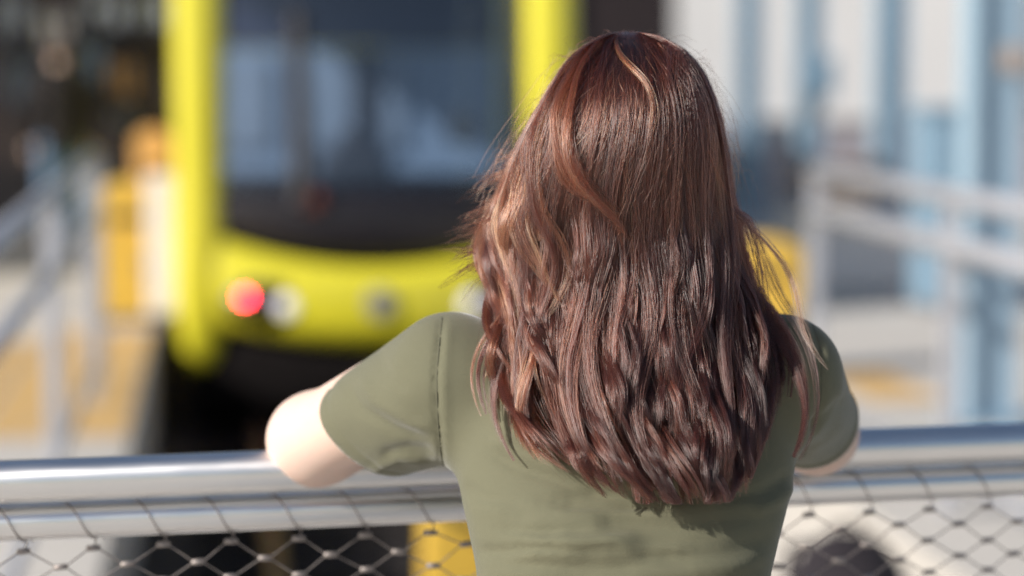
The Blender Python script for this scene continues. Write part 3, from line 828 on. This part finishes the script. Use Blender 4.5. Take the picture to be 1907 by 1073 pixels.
for i in range(30):
    y = r_.uniform(890, 1120); x = r_.uniform(870, 1150); L = r_.uniform(140, 330); sl_ = r_.uniform(-.10, .05)
    fold([(x, y), (x+L*.5, y+sl_*L*.5 + r_.uniform(-8, 8)), (x+L, y+sl_*L)], r_.uniform(6, 13), r_.choice((-1, 1)) * r_.uniform(.0012, .0036))
fold([(905, 835), (960, 868), (1060, 902), (1150, 915)], 9, -.0042)
fold([(915, 815), (980, 850), (1070, 882)], 12, .0030)
fold([(1090, 960), (1250, 985), (1400, 960), (1470, 915)], 12, -.0012)
fold([(1230, 1040), (1350, 1030), (1440, 1000)], 12, -.0016); fold([(1250, 1062), (1380, 1052), (1440, 1030)], 12, .0014)
fold([(1330, 930), (1420, 915), (1480, 880)], 9, -.003); fold([(1395, 960), (1450, 930), (1482, 900)], 8, .003)
fold([(860, 900), (900, 930), (990, 945)], 9, -.0022); fold([(640, 705), (672, 760), (735, 800), (806, 822)], 8, -.0022)
fold([(668, 690), (700, 745), (765, 790), (808, 800)], 9, .0018); fold([(700, 640), (715, 690), (760, 735)], 8, -.0014)
fold([(705, 850), (760, 836), (810, 842)], 9, -.0036); fold([(690, 880), (745, 850), (800, 862)], 7, .0022)
fold([(1500, 800), (1545, 770), (1578, 740)], 8, -.0034); fold([(1490, 840), (1540, 815), (1580, 780)], 9, .0022)
fold([(1440, 600), (1500, 640), (1530, 700)], 10, -.002)
# slow unevenness of the cloth
disp += .0016 * np.sin(px*.021 + 1.3*np.sin(py*.017)) * np.sin(py*.026 + 1.1*np.sin(px*.012)) * back
# stitched hems of the two sleeves
for hp_, dn_ in ((hemL, np.array(dL) + np.array([0, -.12, -.34])), (hemR, np.array(dR))):
    dn_ = dn_ / np.linalg.norm(dn_); hd = (V - hp_) @ dn_; nr = np.linalg.norm(V - hp_, axis=1) < .10
    disp -= np.where(nr, .0011*np.exp(-((hd + .017)/.0032)**2) - .0006*np.exp(-((hd + .008)/.006)**2), 0)
# shoulder blades
disp += .010*np.exp(-(((px-1010)/95)**2 + ((py-760)/110)**2))*back + .008*np.exp(-(((px-1370)/90)**2 + ((py-760)/110)**2))*back
V = V + N * disp[:, None]
shirt = fast_mesh('shirt', V, Q, M['shirt'], woman)
bm = bmesh.new(); bm.from_mesh(shirt.data)
def cut(point, normal, sel):
    fs = [f for f in bm.faces if sel(f.calc_center_median())]
    vset = {v for f in fs for v in f.verts}; eset = {e for f in fs for e in f.edges}
    bmesh.ops.bisect_plane(bm, geom=list(vset) + list(eset) + fs, plane_co=Vector(point), plane_no=Vector(normal), clear_outer=True, dist=1e-5)
hl, hr = Vector(hemL), Vector(hemR)
cut(hl, Vector(dL) + Vector((0, -.12, -.34)), lambda c: (c - hl).length < .15 and c.x < hl.x + .045)
cut(hr, dR, lambda c: (c - hr).length < .125 and c.x > hr.x - .075)
cut((0, 0, .955), (0, 0, -1), lambda c: True)
cut(W(1180, 562, 2.45), (0, .25, 1), lambda c: c.z > W(1180, 600, 2.4)[2])
bm.to_mesh(shirt.data); bm.free()
from mathutils.bvhtree import BVHTree
_me = shirt.data
bvh = BVHTree.FromPolygons([v.co.copy() for v in _me.vertices], [tuple(p.vertices) for p in _me.polygons])
M['seam'] = mat('olive_thread', (0.100, 0.098, 0.064), 0.9)
def seam(pts, rad):
    pts = np.array(pts, float); tt = np.linspace(0, 1, len(pts)); t_ = np.linspace(0, 1, 60); c = []
    cx_, cy_ = np.interp(t_, tt, pts[:, 0]), np.interp(t_, tt, pts[:, 1])
    for _ in range(10): cx_[1:-1] = .25*cx_[:-2] + .5*cx_[1:-1] + .25*cx_[2:]
    o_ = Vector((0, 0, CAM_Z)) - Vector(WO)
    for a_, b_ in zip(cx_, cy_):
        d_ = Vector(W(a_, b_, 2.4)) - o_; h_ = bvh.ray_cast(o_, d_.normalized())
        if h_[0] is not None: c.append(h_[0] - h_[1]*.0002)
    if len(c) > 5: MB().tube([tuple(p) for p in c], rad, 6).build('seam', M['seam'], shirt, smooth=True)
seam([(823, 592), (818, 640), (813, 700), (815, 780), (820, 840), (827, 872)], .0009)
seam([(1512, 600), (1530, 650), (1530, 740), (1510, 820), (1496, 850)], .0008)
so = shirt.modifiers.new('t', 'SOLIDIFY'); so.thickness = .0018; so.offset = -1
# --- trousers and shoes (below the picture)
tr = SDF((-.3, -.2, .05), (.3, .35, 1.05), .012)
tr.trunk([.80, .90, .97, 1.0], [0, 0, 0, 0], [.10, .09, .09, .09], [.155, .175, .168, .16], [.11, .125, .122, .118], k=.03)
for hp, kn, an in LEGS: tr.cone(hp, kn, .093, .066, .02); tr.cone(kn, an, .064, .050, .02)
V, Q = tr.mesh(); fast_mesh('trousers', V, Q, M['jeans'], woman)
for hp, kn, an in LEGS:
    g = SDF(an + np.array([-.09, -.12, -.10]), an + np.array([.09, .25, .06]), .009)
    g.ball(an + np.array([0, .07, -.045]), (.049, .13, .043), .0); g.cone(an + np.array([0, 0, -.03]), an + np.array([0, 0, .01]), .045, .045, .02)
    V, Q = g.mesh(); V[:, 2] = np.maximum(V[:, 2], .002); fast_mesh('shoe', V, Q, M['shoe'], woman)

#==HAIR==
# ------------------------------------------------------------------ hair: strands in locks and sub-locks
OY = np.array([58, 66, 80, 100, 130, 165, 205, 250, 300, 350, 400, 450, 500, 550, 600, 650, 700, 750, 800, 850, 890, 930])
OL = np.array([1160, 1122, 1092, 1066, 1042, 1022, 1000, 975, 952, 934, 920, 912, 914, 920, 922, 926, 932, 942, 960, 985, 1030, 1085])
OR = np.array([1176, 1226, 1258, 1286, 1308, 1325, 1338, 1349, 1356, 1362, 1370, 1380, 1388, 1396, 1406, 1416, 1424, 1428, 1428, 1426, 1420, 1408])
GY = np.arange(40, 961.0)
def smooth_table(y, v, sig=16):
    g = np.interp(GY, y, v); k = np.exp(-.5*(np.arange(-60, 61)/sig)**2); k /= k.sum()
    p = np.concatenate([2*g[0]-g[60:0:-1], g, 2*g[-1]-g[-2:-62:-1]])
    sm = np.convolve(p, k, 'valid'); b = np.clip((GY-66)/40, 0, 1)
    return g*(1-b) + sm*b
_OL, _OR = smooth_table(OY, OL), smooth_table(OY, OR)
def hL(Y): return np.interp(Y, GY, _OL)
def hR(Y): return np.interp(Y, GY, _OR)
DY = np.array([58, 66, 80, 110, 150, 200, 270, 350, 430, 520, 600, 680, 760, 840, 880, 930])
DBK = np.array([2.432, 2.405, 2.380, 2.353, 2.333, 2.320, 2.313, 2.314, 2.317, 2.313, 2.300, 2.284, 2.262, 2.238, 2.228, 2.222])
DPD = np.array([.004, .03, .055, .082, .100, .112, .118, .112, .100, .085, .072, .062, .056, .052, .050, .05])
_DB, _DP = smooth_table(DY, DBK, 24), smooth_table(DY, DPD, 24)
def base(u, r, Y):
    s_ = np.sin(np.pi * u)
    w = .5 - .5 * np.cos(np.pi * u)
    Lx, Rx = hL(Y), hR(Y)
    inner = (1 - r)
    thick = np.interp(Y, [60, 200, 420, 600, 900], [.006, .020, .040, .030, .014])
    wc = .5 + (w - .5) * (1 - .10 * inner * np.interp(Y, [60, 300], [0, 1]))
    X = Lx + (Rx - Lx) * wc
    d = np.interp(Y, GY, _DB) + np.interp(Y, GY, _DP) * (1 - np.sign(s_) * np.abs(s_) ** .85) + inner * thick
    return X, d
def end_y(w):
    return np.interp(w, [0, .05, .10, .16, .22, .30, .40, .5, .65, .78, .86, .93, 1.0], [760, 815, 855, 874, 893, 915, 926, 931, 932, 926, 906, 866, 800])
NP = 34
N1, N2, NS = 92, 1500, 44000
# locks
l_u = np.clip((np.arange(N1) + rng.uniform(-.6, 1.6, N1)) / N1, 0, 1) * 1.24 - .12
l_r = rng.uniform(.25, 1.0, N1)
l_A = rng.uniform(7, 22, N1); l_lam = rng.uniform(300, 420, N1); l_ph = 2.6*np.sin(5.2*l_u + 1.0) + 1.5*np.sin(13*l_u) + rng.normal(0, .75, N1)
l_D = rng.uniform(.005, .013, N1); l_ph2 = 2.2*np.sin(6.0*l_u + 2.4) + 1.4*np.sin(15*l_u + 1) + rng.normal(0, .7, N1); l_off = rng.normal(0, .0035, N1)
l_t = rng.normal(0, .09, N1); l_len = rng.normal(0, 14, N1) - (rng.random(N1) < .3) * rng.uniform(20, 190, N1)
l_curl = rng.normal(0, 16, N1)
# sub-locks
s_l = rng.integers(0, N1, N2)
s_u = l_u[s_l] + rng.normal(0, .045, N2); s_r = np.clip(l_r[s_l] + rng.normal(0, .22, N2), 0, 1.12)
s_A = rng.uniform(1.5, 7.0, N2); s_lam = rng.uniform(170, 380, N2); s_ph = rng.uniform(0, 6.28, N2)
s_t = rng.normal(0, .07, N2); s_len = rng.normal(0, 16, N2); s_D = rng.uniform(.0008, .0032, N2); s_ph2 = rng.uniform(0, 6.28, N2)
# strands
k_s = rng.integers(0, N2, NS); k_l = s_l[k_s]
k_u = s_u[k_s] + rng.normal(0, .014, NS); k_r = np.clip(s_r[k_s] + rng.normal(0, .06, NS), -.05, 1.14)
wl_ = .5 - .5*np.cos(np.pi*np.clip(k_u, 0, 1))
Yend = end_y(wl_) + l_len[k_l] + s_len[k_s] - np.abs(rng.normal(0, 14, NS)) - (rng.random(NS) < .12) * rng.uniform(0, 160, NS)
Yend = np.minimum(Yend, end_y(wl_) + 8)
Yroot = np.where(rng.random(NS) < .42, rng.uniform(61, 68, NS), 58 + np.abs(rng.normal(0, 1, NS)) * 40 + (1 - np.clip(k_r, 0, 1)) * 60)
t = np.linspace(0, 1, NP)[None, :]
Y = Yroot[:, None] + (Yend - Yroot)[:, None] * t
def ss(a, b, x): x = np.clip((x - a) / (b - a), 0, 1); return x * x * (3 - 2 * x)
c1 = .90 * ss(230, 720, Y); c2 = .78 * ss(150, 640, Y)
u_sub = s_u[k_s][:, None] + (l_u[k_l] - s_u[k_s])[:, None] * c1
r_sub = s_r[k_s][:, None] + (l_r[k_l] - s_r[k_s])[:, None] * c1 * .5
u = k_u[:, None] + (u_sub - k_u[:, None]) * c2
r = k_r[:, None] + (r_sub - k_r[:, None]) * c2 * .6
r = r - .9 * (1 - ss(0, 45, Y - Yroot[:, None]))
X, D = base(u, r, Y)
left = 1 - np.clip(wl_ / .45, 0, 1)
y0 = 330 - 130 * left[:, None]
env = ss(0, 330, Y - y0) * (1 + .5 * left[:, None])
X += l_A[k_l][:, None] * env * np.sin(2*np.pi*Y/l_lam[k_l][:, None] + l_ph[k_l][:, None])
D += l_D[k_l][:, None] * env * np.sin(2*np.pi*Y/(l_lam[k_l][:, None]*.8) + l_ph2[k_l][:, None])
env2 = ss(120, 520, Y)
D += l_off[k_l][:, None] * ss(260, 600, Y)
X += s_A[k_s][:, None] * env2 * np.sin(2*np.pi*Y/s_lam[k_s][:, None] + s_ph[k_s][:, None])
D += s_D[k_s][:, None] * env2 * np.sin(2*np.pi*Y/s_lam[k_s][:, None] + s_ph2[k_s][:, None])
X += l_curl[k_l][:, None] * t**4
# frizz of the single strand
fz = rng.normal(0, 1, (NS, 8)); ti = np.linspace(0, 7, NP); i0 = np.minimum(ti.astype(int), 6); fr_ = ti - i0
fx = fz[:, i0]*(1-fr_) + fz[:, i0+1]*fr_
amp = np.where(rng.random(NS) < .06, 5.0, 1.3)[:, None] * (.35 + t)
X += fx * amp
D += np.roll(fx, 5, axis=1) * amp * .0004
TINT = .18 + l_t[k_l] + s_t[k_s] + rng.normal(0, .12, NS) + .34 * left * ss(0, 1, k_r)  # outer strands on the left tinted lighter: sunlight put into hair colour
strands = [np.stack([X, Y, D], -1)]; tints = [TINT]; radii = [np.full(NS, .00013) * np.exp(rng.normal(0, .42, NS))]

def hero(pts, n, w0, w1, d_off=-.004, tint=.6, rad=.00013, jitter=.3, lenv=.12, free=False):
    """one visible lock: polyline of photograph measures, lying d_off in front of the hair surface"""
    p = np.array(pts, float)
    mid_ = p[0, 1] > 200 and n > 25 and not free; tcut = 0.0
    if mid_:                                            # a lock seen low down still grows from the crown
        ws_ = np.clip((p[0, 0] - hL(p[0, 1])) / (hR(p[0, 1]) - hL(p[0, 1])), .05, .95)
        yt = np.linspace(64, p[0, 1] - 50, 5); pre = np.stack([hL(yt) + (hR(yt) - hL(yt))*ws_, yt], 1)
        p = np.concatenate([pre, p]); d_len = np.concatenate([[0], np.cumsum(np.linalg.norm(np.diff(p, axis=0), axis=1))]); tt = d_len / d_len[-1]; tcut = tt[5]
    else: tt = np.linspace(0, 1, len(p))
    low_ = len(p) and pts[0][1] > 380
    q_ = np.linspace(0, 1, NP)
    # Catmull-like smoothing
    c = np.stack([np.interp(q_, tt, p[:, 0]), np.interp(q_, tt, p[:, 1])], 1)
    for _ in range(6): c[1:-1] = .25*c[:-2] + .5*c[1:-1] + .25*c[2:]
    wv = np.interp(q_, [0, max(.3, tcut), max(.75, .5+tcut*.5), 1], [w0*(1.6 if mid_ else .4), (w0+w1)*(.7 if mid_ else .5), w1, w1*.4])
    buried = mid_
    Lx, Rx = hL(c[:, 1]), hR(c[:, 1]); ww = np.clip((c[:, 0]-Lx)/(Rx-Lx), 0, 1); uu = np.arccos(1-2*ww)/np.pi
    _, dsurf = base(uu, np.full(NP, 1.0), c[:, 1])
    dsurf = dsurf.copy()
    for _ in range(8): dsurf[1:-1] = .25*dsurf[:-2] + .5*dsurf[1:-1] + .25*dsurf[2:]
    S = np.zeros((n, NP, 3))
    nb = max(1, min(9, n // 28)); bi = rng.integers(0, nb, n)
    if nb > 1:
        ba, bb, bl, btn = rng.normal(0, .62, nb), rng.normal(0, .5, nb), rng.normal(0, .09, nb), rng.normal(0, .09, nb)
        bw = rng.normal(0, .45, (nb, 5)); k5 = np.linspace(0, 4, NP); m0 = np.minimum(k5.astype(int), 3); mf = k5 - m0; mf = mf*mf*(3-2*mf)
        bwob = bw[:, m0]*(1-mf) + bw[:, m0+1]*mf
        a = ba[bi] + rng.normal(0, .24, n); b = bb[bi] + rng.normal(0, .25, n); L = np.clip(1 + bl[bi] - np.abs(rng.normal(0, lenv, n)), .3, 1); tn = btn[bi]
    else:
        a = rng.normal(0, .5, n); b = rng.normal(0, .5, n); L = 1 - np.abs(rng.normal(0, lenv, n)); tn = np.zeros(n); bwob = np.zeros((1, NP))
    tg = np.gradient(c, axis=0); nn = np.stack([-tg[:, 1], tg[:, 0]], 1); nn /= np.linalg.norm(nn, axis=1)[:, None] + 1e-9
    nx = rng.normal(0, jitter, (n, 6)); kk = np.linspace(0, 5, NP); j0 = np.minimum(kk.astype(int), 4); jf = kk - j0
    wob = nx[:, j0]*(1-jf) + nx[:, j0+1]*jf
    em = rng.uniform(.15, .55, nb)[bi] + rng.uniform(-.08, .12, n)
    for i in range(n):
        o = a[i]*wv + (wob[i]*.6 + bwob[bi[i]])*wv
        xx = c[:, 0] + nn[:, 0]*o; yy = c[:, 1] + nn[:, 1]*o; dd = dsurf + (np.interp(q_, [0, tcut, tcut + em[i]*(1-tcut), .9, 1], [.005, .004, d_off, d_off, d_off*.3]) if buried else d_off) + b[i]*wv*.0004
        if not free:
            yy = np.maximum(yy, 61.0)
            lo_, hi_ = hL(yy) + 3, hR(yy) - 3; kf = np.where(yy < 400, 1.0, np.clip(1.3 - q_*4, 0, 1))
            xx = xx + kf * (np.clip(xx, lo_, hi_) - xx)
        qs = q_ * L[i]
        S[i, :, 0] = np.interp(qs, q_, xx); S[i, :, 1] = np.interp(qs, q_, yy); S[i, :, 2] = np.interp(qs, q_, dd)
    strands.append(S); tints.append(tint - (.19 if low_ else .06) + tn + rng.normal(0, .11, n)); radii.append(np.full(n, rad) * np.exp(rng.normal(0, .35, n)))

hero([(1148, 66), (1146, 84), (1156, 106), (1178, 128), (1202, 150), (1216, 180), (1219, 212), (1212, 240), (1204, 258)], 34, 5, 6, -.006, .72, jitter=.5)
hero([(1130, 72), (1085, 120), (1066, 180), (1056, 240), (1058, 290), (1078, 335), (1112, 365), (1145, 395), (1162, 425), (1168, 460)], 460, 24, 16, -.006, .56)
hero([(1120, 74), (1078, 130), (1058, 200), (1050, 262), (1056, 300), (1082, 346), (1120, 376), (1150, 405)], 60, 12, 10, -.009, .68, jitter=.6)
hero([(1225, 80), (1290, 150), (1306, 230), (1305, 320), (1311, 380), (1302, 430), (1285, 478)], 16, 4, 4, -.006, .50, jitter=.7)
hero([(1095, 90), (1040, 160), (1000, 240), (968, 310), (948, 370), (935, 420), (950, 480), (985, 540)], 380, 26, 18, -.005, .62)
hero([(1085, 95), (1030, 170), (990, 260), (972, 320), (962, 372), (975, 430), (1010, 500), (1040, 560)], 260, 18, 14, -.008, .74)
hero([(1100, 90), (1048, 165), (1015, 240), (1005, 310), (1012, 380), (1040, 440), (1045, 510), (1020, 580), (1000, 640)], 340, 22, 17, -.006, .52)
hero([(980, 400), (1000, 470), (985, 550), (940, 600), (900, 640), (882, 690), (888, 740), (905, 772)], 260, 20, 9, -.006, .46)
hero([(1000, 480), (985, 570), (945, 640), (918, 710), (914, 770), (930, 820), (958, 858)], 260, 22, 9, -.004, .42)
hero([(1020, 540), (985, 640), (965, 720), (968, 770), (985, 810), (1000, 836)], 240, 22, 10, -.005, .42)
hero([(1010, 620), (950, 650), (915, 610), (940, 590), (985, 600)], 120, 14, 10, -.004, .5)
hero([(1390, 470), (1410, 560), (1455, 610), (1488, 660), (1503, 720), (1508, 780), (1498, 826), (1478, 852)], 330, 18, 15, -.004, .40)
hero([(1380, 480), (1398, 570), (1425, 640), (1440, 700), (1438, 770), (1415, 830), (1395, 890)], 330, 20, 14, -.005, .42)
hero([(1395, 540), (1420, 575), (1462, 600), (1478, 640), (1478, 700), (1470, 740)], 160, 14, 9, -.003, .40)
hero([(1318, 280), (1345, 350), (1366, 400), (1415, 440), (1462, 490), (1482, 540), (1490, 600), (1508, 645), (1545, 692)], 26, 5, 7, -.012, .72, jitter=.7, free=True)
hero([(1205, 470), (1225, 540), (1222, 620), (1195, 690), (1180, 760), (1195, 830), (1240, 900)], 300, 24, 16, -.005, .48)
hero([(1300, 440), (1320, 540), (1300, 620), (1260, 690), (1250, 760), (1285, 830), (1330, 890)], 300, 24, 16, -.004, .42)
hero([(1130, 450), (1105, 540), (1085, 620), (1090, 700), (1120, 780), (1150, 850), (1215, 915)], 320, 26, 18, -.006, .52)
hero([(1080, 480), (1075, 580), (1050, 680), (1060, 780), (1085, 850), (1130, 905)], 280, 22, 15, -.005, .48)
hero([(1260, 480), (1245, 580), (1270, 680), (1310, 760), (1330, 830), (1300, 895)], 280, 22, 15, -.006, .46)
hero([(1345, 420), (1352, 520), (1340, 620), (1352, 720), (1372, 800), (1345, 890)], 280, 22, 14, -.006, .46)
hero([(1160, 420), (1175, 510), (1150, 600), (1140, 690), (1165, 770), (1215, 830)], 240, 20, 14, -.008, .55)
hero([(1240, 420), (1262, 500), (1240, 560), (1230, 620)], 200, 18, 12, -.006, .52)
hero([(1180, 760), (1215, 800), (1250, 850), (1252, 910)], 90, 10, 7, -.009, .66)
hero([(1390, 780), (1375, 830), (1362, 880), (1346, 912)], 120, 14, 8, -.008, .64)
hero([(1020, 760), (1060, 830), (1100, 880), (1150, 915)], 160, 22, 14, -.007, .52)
hero([(1098, 88), (1036, 170), (992, 250), (966, 310), (950, 350), (946, 390), (955, 440)], 300, 22, 14, -.009, .84)  # golden left locks: the sun's glow is painted into their tint
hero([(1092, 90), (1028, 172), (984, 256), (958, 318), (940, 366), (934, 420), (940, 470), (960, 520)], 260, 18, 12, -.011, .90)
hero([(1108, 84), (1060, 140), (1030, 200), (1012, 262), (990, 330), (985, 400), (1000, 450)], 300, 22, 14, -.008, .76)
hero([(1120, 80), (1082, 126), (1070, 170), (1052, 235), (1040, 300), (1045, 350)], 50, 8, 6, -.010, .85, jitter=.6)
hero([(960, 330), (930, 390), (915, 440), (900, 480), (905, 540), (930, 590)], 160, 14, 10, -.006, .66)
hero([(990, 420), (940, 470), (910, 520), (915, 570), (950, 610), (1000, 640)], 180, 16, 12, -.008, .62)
# windblown wisps off the left side
for i in range(100):
    y0_ = rng.uniform(270, 500); x0_ = float(np.interp(y0_, OY, OL)) + rng.uniform(5, 30)
    L_ = rng.uniform(35, 130); dr = rng.uniform(.1, 1.0)
    hero([(x0_+45, y0_-70), (x0_, y0_), (x0_-L_*.5, y0_+L_*.35*dr), (x0_-L_*rng.uniform(.7, 1.0), y0_+L_*rng.uniform(.4, 1.0)*dr - rng.uniform(0, 12))], int(rng.integers(3, 12)), 5, 8, rng.uniform(-.004, .02), .64, .00015, .8, .25, True)
# flyaways all over
nf = 700
for i in range(nf):
    uu = rng.uniform(.03, .97); ww = .5-.5*math.cos(math.pi*uu); ya = rng.uniform(62, 300) if i % 3 == 0 else rng.uniform(62, 640); L_ = rng.uniform(80, 320)
    k = 6; yy = np.linspace(ya, min(ya+L_, 915), k); xx = hL(yy) + (hR(yy)-hL(yy))*ww + np.cumsum(rng.normal(0, 13 if ya < 260 else 9, k))
    hero(np.stack([xx, yy], 1), 1, 2, 2, -rng.uniform(.003, .010), .62, .00011, .5, .05, True)
for i in range(220):                                   # short broken hairs standing off the crown and sides
    uu = rng.uniform(0, 1); ww = .5-.5*math.cos(math.pi*uu); ya = rng.uniform(60, 330)
    x0_ = float(hL(ya) + (hR(ya)-hL(ya))*ww); sgn = (ww-.5)*2
    hero([(x0_, ya), (x0_+sgn*12+rng.normal(0, 6), ya-8+rng.normal(0, 5)), (x0_+sgn*26+rng.normal(0, 12), ya+rng.normal(2, 12)), (x0_+sgn*34+rng.normal(0, 14), ya+22+rng.normal(0, 14))], 1, 1, 1, -.002, .55, .00009, .3, .1, True)

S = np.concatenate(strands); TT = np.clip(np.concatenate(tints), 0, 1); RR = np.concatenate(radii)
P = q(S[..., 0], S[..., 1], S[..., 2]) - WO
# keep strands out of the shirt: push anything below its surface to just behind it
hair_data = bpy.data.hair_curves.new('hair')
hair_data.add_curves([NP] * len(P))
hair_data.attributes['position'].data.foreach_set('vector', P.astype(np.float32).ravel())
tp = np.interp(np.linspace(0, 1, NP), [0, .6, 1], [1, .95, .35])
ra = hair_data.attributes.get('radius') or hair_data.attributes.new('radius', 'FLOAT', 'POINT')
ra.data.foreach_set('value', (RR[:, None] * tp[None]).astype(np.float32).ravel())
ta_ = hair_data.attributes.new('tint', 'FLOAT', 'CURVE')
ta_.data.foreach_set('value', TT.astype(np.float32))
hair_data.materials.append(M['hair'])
hair = link(bpy.data.objects.new('hair', hair_data), woman)
# dense under-layer of hair that the strands lie on
ny, nu = 60, 40
YY = np.linspace(74, 850, ny); UU = np.linspace(-.10, 1.10, nu)
gY, gU = np.meshgrid(YY, UU, indexing='ij')
gX, gD = base(gU, np.full_like(gU, -.05), gY)
mid = (hL(gY) + hR(gY)) / 2
gX = mid + (gX - mid) * np.interp(gY, [60, 100, 400, 700, 860], [.6, .86, .90, .86, .80]); gD = gD + np.interp(gY, [60, 120], [.02, .006])
G = (q(gX, gY, gD) - WO).reshape(-1, 3)
fq = np.array([(i*nu+j, (i+1)*nu+j, (i+1)*nu+j+1, i*nu+j+1) for i in range(ny-1) for j in range(nu-1)])
ul = fast_mesh('hair_underlayer', G, fq, M['dark_hair'], woman)
so = ul.modifiers.new('t', 'SOLIDIFY'); so.thickness = .004; so.offset = 1
